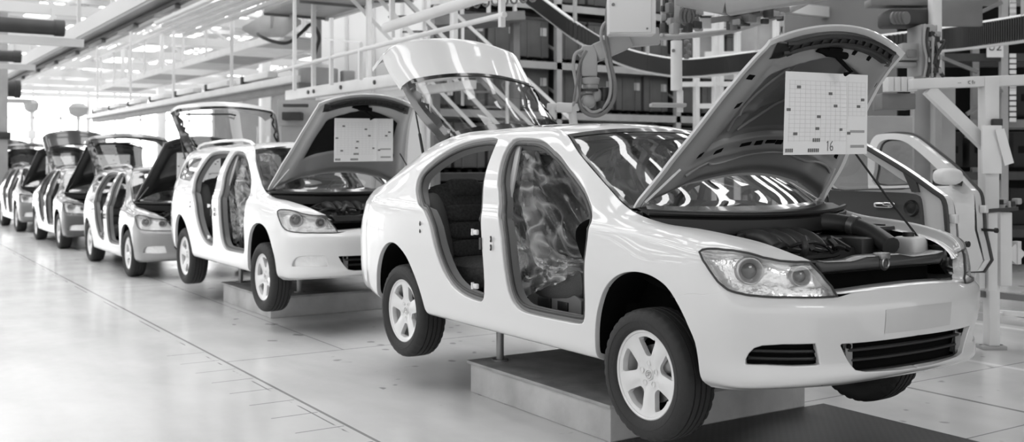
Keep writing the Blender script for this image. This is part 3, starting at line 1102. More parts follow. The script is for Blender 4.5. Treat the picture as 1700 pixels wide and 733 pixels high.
def make_hood(root, paint, under, pad, step_n):
    nu, nv = step_n, step_n
    piv = Vector((-.26, 0, .985))
    R = Matrix.Rotation(-math.radians(HOOD_ANGLE), 3, 'Y')
    def base(a, b, off=0.0, shrink=0.0):
        # a 0 rear .. 1 nose, b -1..1
        xr = -.27 + .21 * (1 - b * b) ** .8                 # curved rear edge
        xf = .81 + .11 * (1 - b * b)                       # curved nose
        a2 = shrink + a * (1 - 2 * shrink)
        b2 = b * (1 - 2 * shrink)
        x = xr + (xf - xr) * a2
        y = b2 * hood_hw(x)
        zc, ze = hood_z(x, y)
        z = ze + (zc - ze) * (1 - abs(b2) ** 2.6) + .012 * math.exp(-((abs(b2) - .62) / .10) ** 2) * (1 - a2)
        return Vector((x, y, z + off))
    def T(p):
        return piv + R @ (p - piv)
    us = [i / nu for i in range(nu + 1)]
    us = [1 - (1 - u) ** 1.25 for u in us]
    vs = [-1 + 2 * i / nv for i in range(nv + 1)]
    m = MB()
    m.grid(lambda a, b: T(base(a, b)), us, vs, flip=True)
    # hemmed rim all round
    ring = [(a, -1) for a in us] + [(1, b) for b in vs[1:]] + [(a, 1) for a in us[::-1][1:]] + [(0, b) for b in vs[::-1][1:-1]]
    def nrm(a, b):
        e = .02
        p = base(min(1, a + e), b) - base(max(0, a - e), b)
        q = base(a, min(1, b + e)) - base(a, max(-1, b - e))
        return (R @ p.cross(q)).normalized()
    V = []
    for a, b in ring:
        n = nrm(a, b)
        V += [T(base(a, b)), T(base(a, b)) - n * .012, T(base(a, b, 0, .03)) - n * .016]
    k = len(ring)
    F = []
    for i in range(k):
        j = (i + 1) % k
        for c in (0, 1):
            F.append((i * 3 + c, i * 3 + c + 1, j * 3 + c + 1, j * 3 + c))
    m.add(V, F)
    hood = m.build('hood', paint, root, angle=35)
    # inner panel: frame, recess and swages
    def depth(a, b):
        def sst(x, e0, e1):
            t = min(1, max(0, (x - e0) / (e1 - e0)))
            return t * t * (3 - 2 * t)
        ab = abs(b)
        edge = min(a / .10, (1 - a) / .12, (1 - ab) / .14)
        frame = sst(edge, .1, 1)                              # rim -> box section
        q = min((a - .30) / .035, (.86 - a - .10 * ab) / .035, (.80 - .10 * (a - .3) - ab) / .045)
        rec = sst(q, 0, 1)
        d = .016 + .040 * frame * (1 - .92 * rec)
        if not pad:
            rib = math.exp(-((ab - .30 - .38 * (1 - a)) / .030) ** 2) * rec
            rib += .8 * math.exp(-((a - .56 + .12 * ab) / .016) ** 2) * rec
            sw = math.exp(-((a - .215 - .05 * (1 - ab) * 0) / .018) ** 2) * sst(.92 - ab, 0, .1)
            d += .016 * rib + .010 * sw
        lip = sst((a - .90) / .05, 0, 1)
        return d + .035 * lip * sst((.9 - ab) / .1, 0, 1), rec
    N2 = step_n * 2
    ua = [i / N2 for i in range(N2 + 1)]
    vb = [-1 + 2 * i / N2 for i in range(N2 + 1)]
    im = MB()
    V, mis = [], []
    for a in ua:
        for b in vb:
            d, rec = depth(a, b)
            V.append(T(base(a, b, 0, .022)) - nrm(min(.99, max(.01, a)), b * .98) * d)
            mis.append(rec)
    F0, F1 = [], []
    w = N2 + 1
    for i in range(N2):
        for j in range(N2):
            f = (i * w + j, (i + 1) * w + j, (i + 1) * w + j + 1, i * w + j + 1)
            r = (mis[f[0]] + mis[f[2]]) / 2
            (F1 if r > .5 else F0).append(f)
    b0 = im.add(V, F0, 0)
    for f in F1:
        im.f.append([b0 + t for t in f])
        im.m.append(1)
        im.sm.append(True)
    im.build('hood_inner_panel', [under, MT['hood_pad'] if pad else MT['hood_recess_shade']], hood, angle=60)
    def on(a, b, d=.05):
        return T(base(a, b, 0, .022)) - nrm(a, b) * (depth(a, b)[0] + d)
    if not pad and step_n >= 30:
        # pressed beads of the inner panel
        for pts, r in ((((.36, -.60), (.50, -.63), (.64, -.56), (.76, -.42)), .007), (((.35, -.50), (.45, -.32), (.56, -.12), (.60, .02)), .008),
                       (((.36, .60), (.50, .63), (.64, .56), (.76, .42)), .007), (((.17, -.84), (.20, -.70), (.155, -.55), (.175, -.2), (.185, .15), (.165, .5), (.21, .72), (.19, .85)), .008)):
            k = MB()
            P = smooth_path([(a, b, 0) for a, b in pts], 8)
            k.tube([T(base(p.x, p.y, 0, .022)) - nrm(p.x, p.y) * (depth(p.x, p.y)[0] + .002) for p in P], r, 0, 8)
            k.build('pressed_bead', under, hood)
    if step_n >= 30:
        # stamped slots and holes of the inner frame
        s = MB()
        def slot(a, b, la, lb, d=.0):
            p = on(a, b, d)
            ea = (on(a + .02, b, d) - on(a - .02, b, d)).normalized()
            eb = (on(a, b + .02, d) - on(a, b - .02, d)).normalized()
            n = ea.cross(eb)
            M = Matrix((ea, eb, n)).transposed()
            s.box(p, (la, lb, .006), 0, M, .002)
        for b in (-.62, -.20, .05, .30, .56):
            slot(.255, b, .028, .05)
        for b in (-.35, -.06, .20):
            slot(.258, b, .022, .07)
        for a, b in ((.93, -.72), (.90, .52), (.90, .25), (.80, -.93), (.80, .93), (.58, .84), (.62, -.85), (.45, .86), (.30, -.84), (.30, .84)):
            slot(a, b, .03, .03)
        for a, b in ((.40, -.74), (.50, -.70), (.60, -.66)):
            slot(a, b, .05, .012)
        s.build_each('stamped_hole', MT['black'], hood, -.002)
    # catch and safety hook
    c = MB()
    p = on(.90, -.12, .0)
    n = -nrm(.9, -.12)
    c.tube([p + n * .0 + Vector((0, -.10, 0)), p + n * .03, p + n * .035 + Vector((0, .08, 0))], .018, 0, 8)
    c.tube([p + n * .03, p + n * .05 + Vector((.0, .05, -.03)), p + n * .06 + Vector((0, .10, -.06)), p + n * .05 + Vector((0, .06, -.08))], .011, 0, 8)
    c.box(p + n * .01, (.05, .10, .04), 0, R, .006)
    c.build('hood_latch', MT['black'], hood)
    # grille carrier at the nose (dark, seen from behind)
    g = MB()
    for i in range(13):
        b = -.78 + 1.56 * i / 12
        g.bar(on(.955, b, .0), on(.995, b, .002), .012, .02, 0)
    for a, r in ((.952, .012), (.996, .012)):
        g.tube([on(a, -.84 + 1.68 * i / 20, .004) for i in range(21)], r, 0, 6)
    V = [on(a, b, .006 * math.sin(PI * (a - .915) / .085)) for a in (.915, .935, .965, .985, .998) for b in np.linspace(-.92, .92, 21)]
    g.add(V, [(i * 21 + j, i * 21 + j + 1, (i + 1) * 21 + j + 1, (i + 1) * 21 + j) for i in range(4) for j in range(20)])
    g.build('grille_carrier', MT['grille'], hood)
    hg = MB()
    for sd in (-1, 1):
        p = T(base(.02, sd * .93)) - nrm(.02, sd * .93) * .02
        q = Vector((-.30, sd * .66, .955))
        hg.bar(p, q, .03, .014, 0)
        hg.bar(p, on(.22, sd * .90, -.01), .028, .012, 0)
        hg.box(q, (.07, .05, .02), 0)
    hg.build_each('hood_hinge', paint, hood, .02)
    return hood, T, base, on, nrm

def make_tailgate(root, paint, kind, nv=28):
    if kind == 'lift':
        # (x, z, half width, material): hinge, along the glass, then the lid
        prof = [(-2.45, 1.425, .545), (-2.60, 1.535, .565), (-2.80, 1.675, .59), (-2.94, 1.805, .597), (-3.00, 1.865, .60)]
        lid = [(-3.00, 1.865, .60), (-3.09, 1.945, .612), (-3.18, 2.03, .62), (-3.26, 2.12, .622), (-3.31, 2.155, .62), (-3.39, 2.155, .612), (-3.53, 2.115, .60), (-3.65, 2.07, .59)]
        crown = .11
    else:
        prof = [(-3.30, 1.40, .57), (-3.42, 1.54, .61), (-3.56, 1.70, .645), (-3.70, 1.86, .67), (-3.76, 1.93, .675)]
        lid = [(-3.76, 1.93, .675), (-3.81, 1.975, .68), (-3.87, 1.985, .68), (-4.02, 1.965, .67), (-4.20, 1.93, .65)]
        crown = .09
    def pt(pr, a, b, off=0.0):
        i = min(int(a), len(pr) - 2)
        f = a - i
        x, z, w = [pr[i][k] * (1 - f) + pr[i + 1][k] * f for k in range(3)]
        dx, dz = pr[i + 1][0] - pr[i][0], pr[i + 1][1] - pr[i][1]
        L = math.hypot(dx, dz)
        n = Vector((dz / L, 0, -dx / L))            # outward (up and forward)
        return Vector((x, b * w, z)) + n * (crown * (1 - b * b) - crown * .6 + off - .05 * max(0, abs(b) - .9) / .1)
    vs = [-1 + 2 * i / nv for i in range(nv + 1)]
    f = MB()
    ul = np.linspace(0, len(lid) - 1, 22)
    LP = smooth_path([(p[0], p[2], p[1]) for p in lid], 4)
    lid2 = [(p.x, p.z, p.y) for p in LP]
    ul = range(len(lid2))
    f.grid(lambda a, b: pt(lid2, min(a, len(lid2) - 1.0001), b), ul, vs)
    f.grid(lambda a, b: pt(lid2, min(a, len(lid2) - 1.0001), b, -.03), ul, vs, flip=True)
    for sd in (-1, 1):
        V = []
        for a in ul:
            a = min(a, len(lid2) - 1.0001)
            V += [pt(lid2, a, sd), pt(lid2, a, sd, -.03)]
        f.add(V, [(2 * i, 2 * i + 1, 2 * i + 3, 2 * i + 2) for i in range(len(lid2) - 1)])
    # side frames beside the glass and the hinge bar
    n = len(prof) - 1
    for sd in (-1, 1):
        V = []
        us = np.linspace(0, n - .0001, 10)
        for a in us:
            V += [pt(prof, a, sd), pt(prof, a, sd * .955, .010), pt(prof, a, sd * .94, -.02), pt(prof, a, sd * .98, -.03)]
        f.add(V, [(4 * i + k, 4 * i + (k + 1) % 4, 4 * i + 4 + (k + 1) % 4, 4 * i + 4 + k) for i in range(9) for k in range(4)], 1)
    V = []
    for b in vs:
        V += [pt(prof, 0, b), pt(prof, .35, b, .002), pt(prof, .35, b, -.02), pt(prof, 0, b, -.02)]
    f.add(V, [(4 * i + k, 4 * i + (k + 1) % 4, 4 * i + 4 + (k + 1) % 4, 4 * i + 4 + k) for i in range(nv) for k in range(4)], 1)
    g = f.build('tailgate', [paint, MT['gloss_black']], root, angle=50)
    gl = MB()
    us = np.linspace(.2, n - .0001, 14)
    gl.grid(lambda a, b: pt(prof, a, b * .965, .001), us, vs)
    gl.build('tailgate_glass', MT['glass'], g)
    fr = MB()
    for e in (-1, 1):
        V = []
        for a in us:
            V += [pt(prof, a, e * .965, .008), pt(prof, a, e * (.90 + .03 * math.sin(a * 9)), .008)]
        fr.add(V, [(2 * i, 2 * i + 1, 2 * i + 3, 2 * i + 2) for i in range(len(us) - 1)])
    V = []
    for b in vs:
        V += [pt(prof, n - .0001, b * .965, .008), pt(prof, n - .0001 - .36 * (1 - .3 * b), b * .965, .008)]
    fr.add(V, [(2 * i, 2 * i + 1, 2 * i + 3, 2 * i + 2) for i in range(nv)])
    fr.build('glass_border', MT['gloss_black'], g)
    if kind == 'wagon':
        sp = MB()
        sp.tube([pt(prof, 2.9, -.8, .02), pt(prof, 2.7, 0, .03), pt(prof, 2.6, .1, .03)], .012, 0, 8)
        sp.build('rear_wiper', MT['plastic'], g)
    st = MB()
    for sd in (-1, 1):
        a = pt(prof, 2.2, sd * .97, -.03)
        lo = (-2.75, sd * .585, 1.245) if kind == 'lift' else (-3.36, sd * .60, 1.18)
        mid = Vector(lo).lerp(a, .5)
        st.cyl(lo, mid, .011, 0, 10)
        st.cyl(mid, a, .006, 0, 10)
    st.build_each('gas_strut', MT['plastic'], g)
    wr = MB()
    for sd in (-1, 1):
        wr.tube(smooth_path([pt(prof, a, sd * (.92 - .05 * (k % 2)), -.03) for k, a in enumerate(np.linspace(.2, n - .1, 9))], 4), .012, 0, 6)
    wr.build_each('wiring_harness', MT['black'], g)
    return g

SURFS = {}
def surface(kind):
    if kind not in SURFS:
        SURFS[kind] = Surf(lift_table() if kind == 'lift' else wagon_table())
    return SURFS[kind]

def make_car(loc, kind, paint, droop, step, label, group, under, pad=False, fog=False, dark_in=None, close=False, lamp=None):
    S = surface(kind)
    lamp = lamp or MT['reflector']
    root = empty('car', loc, label, 'car', group)
    def fl(pts):         # flank outlines given as (x, z)
        return [tuple(q) for q in S.inv([(x, .82, z) for x, z in pts], (1, .15, 1))]
    def f3(pts):
        return [tuple(q) for q in S.inv(pts)]
    def inset(poly, d):
        c = np.mean(poly, 0)
        return [tuple(c + (np.array(p) - c) * d) for p in poly]
    lampo = f3(LAMP)
    i_in = 9
    # ---- flank -------------------------------------------------------
    poly = []
    uA = S.inv([(-2.15, .80, .206)])[0][0]
    uB = S.inv([(-2.995, .80, .22)])[0][0]
    uC = S.inv([(-.366, .80, .205)])[0][0]
    arch_r, arch_f = fl(spline2(ARCH_REAR, 3, False)), fl(spline2(ARCH_FRONT, 3, False))
    arch_r[0] = (arch_r[0][0], 0.0); arch_r[-1] = (arch_r[-1][0], 0.0)
    arch_f[-1] = (arch_f[-1][0], 0.0)
    poly += [(u, 0.0) for u in np.linspace(0, arch_r[-1][0], 8)][:-1]
    poly += arch_r[::-1]
    poly += [(u, 0.0) for u in np.linspace(arch_r[0][0], arch_f[-1][0], 14)][1:-1]
    poly += arch_f[::-1]
    seam = f3([(.34, .879, .630), (.43, .867, .634), (.50, .853, .645)])
    poly += seam
    # round the lamp: from its lower outer corner over the tip to the hood corner
    lamp_out = [lampo[i] for i in (18, 19, 20, 21, 0, 1, 2, 3, 4, 5, 6, 7, 8, 9)]
    cl = np.mean(lampo, 0)
    lamp_out = [tuple(np.array(p) + (np.array(p) - cl) * np.array([.006, .012])) for p in lamp_out]
    lamp_out[-1] = (lamp_out[-1][0], 9.0)
    poly += lamp_out
    ub = 1.9
    poly += [(u, 9.0) for u in np.arange(17.0, 2.35, -.25)]
    if kind == 'lift':
        poly += [(2.25, 8.8), (2.05, 8.0), (1.9, 6.5), (1.8, 5.2), (1.55, 4.7), (1.0, 4.45), (.5, 4.4), (0, 4.4)]
    else:
        poly += [(2.25, 8.7), (2.05, 7.5), (1.95, 5.5), (1.8, 3.9), (1.4, 3.4), (.7, 3.3), (0, 3.3)]
    doors = [spline2(fl(DOOR_REAR_LIFT if kind == 'lift' else DOOR_REAR_WAGON), 2), spline2(fl(DOOR_FRONT), 2)]
    holes = list(doors)
    quarter = None
    if kind == 'wagon':
        quarter = spline2(fl(QUARTER_WAGON), 3)
        holes.append(quarter)
    body = MB()
    loops = patch(body, S, poly, holes, step, 0)
    rim(body, loops[0], .004, .03, 0, hole=False)
    for L in loops[1:3]:
        rim(body, L, .008, .028, 0, .032, 1, .06)
    if quarter is not None:
        rim(body, loops[3], .006, .012, 0, .02, 1, .01)
    # inside skin
    patch(body, S, [p for p in poly], holes, max(step, .05), 2, -.075, True)
    # fender return along the engine bay and boot gutter
    us = np.arange(11.7, 17.31, .15)
    a = S(us, np.full(len(us), 9.0)) * [1, -1, 1]
    V = []
    for p in a:
        V += [p, p + np.array([0, .022, -.014]), p + np.array([0, .026, -.045]), p + np.array([0, .075, -.05]), p + np.array([0, .08, -.35])]
    n = 5
    body.add(V, [(i * n + k, (i + 1) * n + k, (i + 1) * n + k + 1, i * n + k + 1) for i in range(len(us) - 1) for k in range(3)], 0)
    nw = int((us < 15.3).sum())
    body.add([V[i * n + 3 + k] for i in range(nw) for k in (0, 1)], [(2 * i, 2 * i + 2, 2 * i + 3, 2 * i + 1) for i in range(nw - 1)], 2)
    body.mirror()
    # roof
    u0 = 5.55 if kind == 'lift' else 2.6
    us = np.linspace(u0, 9.25, 30)
    E = S(us, np.full(30, 9.0))
    nb = 17
    bs = np.linspace(-1, 1, nb)
    def roof_pt(e, k, b, off=0.0):
        fr = max(0.0, 1 - (29 - k) / 6.0)
        cr = .034
        rr = .06 * max(0, 1 - k / 5.0) if kind == 'lift' else .05 * max(0, 1 - k / 5.0)
        return (e[0] + (.06 * fr - rr * .6) * (1 - b * b), b * e[1], e[2] + (cr + .008 * fr) * (1 - abs(b) ** 2.2) + off)
    V = [roof_pt(e, k, b) for k, e in enumerate(E) for b in bs]
    body.add(V, [(i * nb + j, (i + 1) * nb + j, (i + 1) * nb + j + 1, i * nb + j + 1) for i in range(29) for j in range(nb - 1)], 0)
    V = [roof_pt(e, k, b, -.05) for k, e in enumerate(E) for b in bs]
    body.add(V, [(i * nb + j, i * nb + j + 1, (i + 1) * nb + j + 1, (i + 1) * nb + j) for i in range(29) for j in range(nb - 1)], 3)
    V = [roof_pt(E[29], 29, b) for b in bs] + [roof_pt(E[29], 29, b, -.05) for b in bs] + [roof_pt(E[0], 0, b) for b in bs] + [roof_pt(E[0], 0, b, -.05) for b in bs]
    body.add(V, [(j, j + 1, nb + j + 1, nb + j) for j in range(nb - 1)] + [(2 * nb + j, 3 * nb + j, 3 * nb + j + 1, 2 * nb + j + 1) for j in range(nb - 1)], 3)
    # floor pan, tunnel, firewall, wheel houses
    body.box((-1.6, 0, .225), (2.6, 1.58, .03), 2)
    body.box((-3.22, 0, .30), (.70, 1.2, .03), 2)
    body.box((-1.3, 0, .33), (1.9, .24, .20), 2)
    body.box((-.36, 0, .60), (.05, 1.36, .72), 2)
    body.box((.30, 0, .27), (1.0, 1.05, .03), 2)
    for sd in (-1, 1):
        body.box((.04, sd * .585, .55), (.80, .02, .55), 2)
        body.box((-1.27, sd * .80, .30), (1.62, .10, .12), 0, bevel=.02)
        body.box((-2.75, sd * .52, .45), (.6, .02, .45), 2)
    shell = body.build('body_shell', [paint, MT['seal'], dark_in or MT['black'], MT['trim']], root, angle=35)
    # wheel arch liners
    li = MB()
    for pts, close_bottom in ((ARCH_REAR, 1), (ARCH_BUMPER[:-1] + ARCH_FRONT, 1)):
        P = [S([u], [t])[0] for u, t in fl(pts)]
        V = []
        for p in P:
            V += [(p[0], -p[1] + .012, p[2]), (p[0], -.56, p[2])]
        li.add(V, [(2 * i, 2 * i + 2, 2 * i + 3, 2 * i + 1) for i in range(len(P) - 1)])
        c = np.mean(P, 0)
        li.add([(p[0], -.56, p[2]) for p in P], [tuple(range(len(P)))], 0, smooth=False)
    li.mirror()
    li.build_each('arch_liner', MT['black'], shell, -.001)
    # door rubber
    sl = MB()
    for L in loops[1:3]:
        seal_tube(sl, L, .037, .030, .010, 0, 8)
    sl.mirror()
    sl.build_each('door_seal', MT['seal_dark'], shell)
    # striker plates, hinges, slots on the pillars
    hw = MB()
    dk = MB()
    for sd in (-1, 1):
        for z in (.80, .475):
            hw.box((-1.53, sd * .880, z), (.045, .02, .032), 0, bevel=.006)
            hw.cyl((-1.562, sd * .884, z - .02), (-1.562, sd * .884, z + .02), .010, 0, 10)
        hw.box((-1.345, sd * .872, .745), (.035, .02, .085), 0, bevel=.006)
        dk.box((-1.475, sd * .876, .735), (.022, .02, .07), 0)
        for dz in (.025, -.025):
            dk.tube([(-1.355, sd * .884, .745 + dz - .015), (-1.335, sd * .894, .745 + dz), (-1.355, sd * .884, .745 + dz + .015)], .005, 0, 6)
            dk.tube([(-2.265, sd * .872, .79 + dz - .014), (-2.245, sd * .886, .79 + dz), (-2.265, sd * .872, .79 + dz + .014)], .005, 0, 6)
    hw.build_each('door_hinge', paint, shell)
    dk.build_each('striker_plate', MT['dark_steel'], shell, .03)
    if kind == 'wagon':
        q = MB()
        patch(q, S, inset(quarter, .97), [], max(.04, step), 0, -.008)
        q.mirror()
        q.build_each('quarter_window', MT['glass'], shell)
        rr = MB()
        rr.tube([(-1.15, -.53, 1.425), (-1.25, -.535, 1.465), (-1.5, -.535, 1.49), (-2.2, -.54, 1.488), (-2.8, -.55, 1.47), (-3.02, -.55, 1.45), (-3.1, -.55, 1.41)], .016, 0, 8)
        rr.mirror()
        rr.build_each('roof_rail', paint, root)
    # ---- front bumper --------------------------------------------------
    ab = fl(spline2(ARCH_BUMPER, 3, False))
    ab[0] = (ab[0][0], 0.0)
    low = [lampo[i] for i in (18, 17, 16, 15, 14, 13, 12)]
    low = [(u, t - .06) for u, t in low]
    seam2 = [(u, t - .035) for u, t in seam]
    gr = f3(GRILLE)
    gr[0] = (20.0, gr[0][1]); gr[-1] = (20.0, gr[-1][1])
    bp = ab + seam2 + low + [(u, 4.9 + .1 * min(1, (u - 18) / .5)) for u in (18.3, 18.7, 19.2, 19.6, 20.0)]
    bp += gr + [(20.0, 0.0)] + [(u, 0.0) for u in np.arange(19.7, ab[0][0] + .2, -.3)]
    fg = f3(FOG)
    bm_ = MB()
    bl = patch(bm_, S, bp, [fg], step, 0)
    rim(bm_, bl[1], .008, .035, 0)
    rim(bm_, bl[0], .004, .025, 0, hole=False)
    # shelf above the bumper and the grille mouth's return
    us = np.linspace(17.95, 20, 12)
    A = S(us, np.full(12, 5.0)) * [1, -1, 1]
    A[:, 2] += .001
    V = []
    for p in A:
        V += [p, p + np.array([-.012, 0, .006]), p + np.array([-.07, .01, .012]), p + np.array([-.075, .01, -.01])]
    bm_.add(V, [(i * 4 + k, i * 4 + k + 1, i * 4 + 5 + k, i * 4 + 4 + k) for i in range(11) for k in range(3)], 0)
    bm_.mirror()
    bumper = bm_.build('front_bumper', [paint], root, angle=35)
    pl = MB()
    pp = f3([(.905, .235, .575), (.905, .235, .468), (.915, 0, .468), (.915, 0, .578)])
    pp[2] = (20.0, pp[2][1]); pp[3] = (20.0, pp[3][1])
    patch(pl, S, pp, [], .05, 0, .0025)
    pl.mirror()
    pl.build('plate_recess_shade', [paint_dim(paint)], bumper)  # dimmed body paint stands in for the shade of a plate recess
    # lower grille
    g = MB()
    gh = [(x - .05, y, z) for x, y, z in GRILLE]
    yy = np.linspace(-.46, .46, 25)
    def gx(y, z):
        u, t = S.inv([(.88, abs(y), z)], (.2, 1, 1))[0]
        return S([u], [t])[0][0]
    zs = (.305, .355, .40, .44)
    lim = lambda z: float(np.interp(z, [.295, .315, .44], [.36, .385, .462]))
    for z in zs:
        w = lim(z)
        g.tube([(gx(y, z) - .035, y, z) for y in np.linspace(-w, w, 19)], .009 if z > .32 else .006, 0, 6)
    V = []
    for y in np.linspace(-1, 1, 19):
        V += [(gx(y * .36, .30) - .07, y * lim(.295), .288), (gx(y * .46, .44) - .07, y * lim(.44), .448)]
    g.add(V, [(2 * i, 2 * i + 2, 2 * i + 3, 2 * i + 1) for i in range(18)], 1)
    lg = g.build('lower_grille', [MT['grille'], MT['black']], bumper)
    ft = MB()
    for sd in (-1, 1):
        ft.prism([(-.03, .30), (.0, .30), (.022, .44), (-.03, .44)], .012, 0, origin=(.838, sd * .40, 0), ex=(0, sd, 0), ey=(0, 0, 1), ez=(-1, 0, 0))
        ft.cyl((.842, sd * .40, .42), (.848, sd * .40, .42), .012, 1, 10)
    ft.build_each('bumper_bracket', [MT['steel'], MT['black']], bumper)
    # fog lamp openings
    fo = MB()
    fi = inset(fg, .96)
    patch(fo, S, inset(fg, 1.12), [], .05, 1, -.045)
    if fog:
        patch(fo, S, fi, [], .05, 2, -.028)
        fo.mirror()
        fls = fo.build_each('fog_lamp', [MT['plastic'], MT['plastic'], lamp], bumper, .02)
        fo2 = MB()
        patch(fo2, S, inset(fg, .99), [], .05, 0, -.006)
        fo2.mirror()
        fo2.build_each('fog_lens', MT['lens'], bumper)
    else:
        L0 = S.inv([(.66, .79, .375)], (.3, 1, 1))[0]
        L1 = S.inv([(.815, .56, .375)], (.3, 1, 1))[0]
        for z in (.405, .372):
            P = []
            for f in np.linspace(0, 1, 12):
                y = .79 + (.555 - .79) * f
                u, t = S.inv([(.74, y, z)], (.15, 1, 1))[0]
                P.append(S([u], [t])[0] * [1, -1, 1] + np.array([-.028, .012, 0]))
            fo.tube(P, .009, 0, 6)
        fo.mirror()
        fo.build_each('fog_grille', [MT['grille'], MT['black']], bumper, .02)
    # ---- head lamps ----------------------------------------------------
    for sd in (-1, 1):
        h = MB()
        hs = inset(lampo, .985)
        L = patch(h, S, hs, [], min(step, .03), 0, -.055)
        V = list(L[0][0])
        p2 = V + [p + nn * .055 for p, nn in zip(L[0][0], L[0][1])]
        k = len(V)
        h.add(p2, [(i, (i + 1) % k, k + (i + 1) % k, k + i) for i in range(k)], 0)
        # two round lamps behind the lens
        for (x, y, z, r) in ((.60, .742, .742, .052), (.735, .585, .722, .040)):
            q = S.inv([(x, y, z)])[0]
            c = S([q[0]], [q[1]])[0] * [1, -1, 1]
            ax = Vector((.86, -.50, .05)).normalized()
            c = Vector(c) - ax * .012
            u = ax.orthogonal().normalized()
            w = ax.cross(u)
            prof = [(-.05, r * .62), (-.02, r * .70), (-.004, r), (.002, r * 1.08), (-.008, r * 1.16), (-.05, r * 1.16)]
            V, F = [], []
            for k in range(28):
                a = 2 * PI * k / 28
                for hgt, rad in prof:
                    V.append(c + ax * hgt + (u * math.cos(a) + w * math.sin(a)) * rad)
            for k in range(28):
                for i in range(5):
                    F.append((k * 6 + i, ((k + 1) % 28) * 6 + i, ((k + 1) % 28) * 6 + i + 1, k * 6 + i + 1))
            h.add(V, F, 1)
            B = [c - ax * .03 + (u * math.cos(2 * PI * k / 20) + w * math.sin(2 * PI * k / 20)) * r * .66 for k in range(20)]
            h.add(B + [c - ax * .008], [(k, (k + 1) % 20, 20) for k in range(20)], 2)
        # stepped reflector shelves
        for (x0, y0, z0, x1, y1, z1) in ((.44, .80, .79, .60, .70, .79), (.50, .80, .70, .66, .70, .685), (.66, .66, .675, .79, .50, .675), (.60, .70, .69, .68, .62, .78)):
            h.bar((x0 - .03, -y0 + .025, z0), (x1 - .03, -y1 + .025, z1), .035, .006, 0)
        if sd == 1:
            b = len(h.v)
            h.v = [(x, -y, z) for x, y, z in h.v]
            h.n = {i: (x, -y, z) for i, (x, y, z) in h.n.items()}
            h.f = [f[::-1] for f in h.f]
        o = h.build('headlight', [lamp, MT['lamp_dark'], MT['lens_dark']], root, angle=50)
        ln = MB()
        L = patch(ln, S, hs, [], min(step, .03), 0, .002)
        seam_m = MB()
        seam_m.tube([Vector(p) for p in L[0][0]], .0055, 0, 6, closed=True)
        for m_ in (ln, seam_m):
            if sd == 1:
                m_.v = [(x, -y, z) for x, y, z in m_.v]
                m_.n = {i: (x, -y, z) for i, (x, y, z) in m_.n.items()}
                m_.f = [f[::-1] for f in m_.f]
        ln.build('headlight_lens', MT['lens'], o)
        seam_m.build('headlight_gasket', MT['seal_dark'], o)
    # ---- windscreen, scuttle -------------------------------------------
    us = np.linspace(9.22, 12.1, 22)
    E = S(us, np.full(22, 9.0))
    nb = 21
    bs = np.linspace(-1, 1, nb)
    def ws(k, b, w=1.0, off=0.0):
        e = E[k]
        f = k / 21.0
        bulge = .065 + .15 * f
        return (e[0] + bulge * (1 - abs(b) ** 2.2) + off, b * (e[1] - .012) * w, e[2] + (.042 * (1 - f) - .018 * f) * (1 - abs(b) ** 2.2) + off * .5)
    m = MB()
    V = [ws(k, b) for k in range(22) for b in bs]
    m.add(V, [(i * nb + j, (i + 1) * nb + j, (i + 1) * nb + j + 1, i * nb + j + 1) for i in range(21) for j in range(nb - 1)])
    wsc = m.build('windscreen', MT['screen'], root)
    m = MB()
    for sd in (-1, 1):
        V = []
        for k in range(22):
            V += [ws(k, sd, 1.0, .003), ws(k, sd * .972, 1.0, .003)]
        m.add(V, [(2 * i, 2 * i + 1, 2 * i + 3, 2 * i + 2) for i in range(21)])
    for k0, k1 in ((0, 1), (19, 21)):
        V = []
        for b in bs:
            V += [ws(k0, b, 1, .003), ws(k1, b, 1, .003)]
        m.add(V, [(2 * i, 2 * i + 1, 2 * i + 3, 2 * i + 2) for i in range(nb - 1)])
    m.build('windscreen_border', MT['gloss_black'], wsc)
    m = MB()
    V = []
    for b in bs:
        p = np.array(ws(21, b))
        V += [p + [-.03, 0, .012], p + [.03, 0, .012], p + [.10, 0, -.012], p + [.13, 0, -.03], p + [.13, 0, -.10], p + [.0, 0, -.14]]
    m.add(V, [(6 * i + k, 6 * i + k + 1, 6 * i + 7 + k, 6 * i + 6 + k) for i in range(nb - 1) for k in range(5)])
    m.tube([np.array(ws(21, b)) + [.115, 0, -.005] for b in bs], .014, 0, 8)
    m.build('scuttle_panel', MT['plastic'], root)
    # ---- hood ------------------------------------------------------------
    N = 36 if step < .035 else 24 if step < .06 else 16
    hood, T, hb, on, nrm = make_hood(root, paint, under, pad, N)
    # prop rod on the far side
    pr = MB()
    pr.tube([(.50, .60, .80), (.26, .63, 1.03), on(.42, .90, -.01)], .006, 0, 8)
    pr.build('prop_rod', MT['plastic'], root)
    # ---- tailgate, rear lamps ----------------------------------------------
    make_tailgate(root, paint, kind)
    # ---- engine bay --------------------------------------------------------
    e = MB()
    e.box((.60, 0, .48), (.06, .90, .46), 2)                       # radiator pack
    e.prism([(-.47, .77), (-.43, .725), (.43, .725), (.47, .77), (.46, .79), (.40, .78), (.22, .775), (.12, .79), (-.12, .79), (-.22, .775), (-.40, .78), (-.46, .79)], .09, 0, origin=(.63, 0, 0), ex=(0, 1, 0), ey=(0, 0, 1), ez=(1, 0, 0), bevel=.012)
    rc = e.build('radiator_carrier', [MT['gloss_dark'], MT['engine'], MT['black']], root)
    e = MB()
    e.lathe([(.722, .0), (.728, .03), (.722, .036)], c=(0, 0, .752), axis='x', seg=20)
    e.lathe([(.729, .018), (.733, .023), (.729, .028)], c=(0, 0, .752), axis='x', seg=20, mi=1)
    e.box((.705, 0, .785), (.05, .07, .03), 1, bevel=.005)
    e.build('hood_lock', [MT['engine'], MT['steel']], rc)
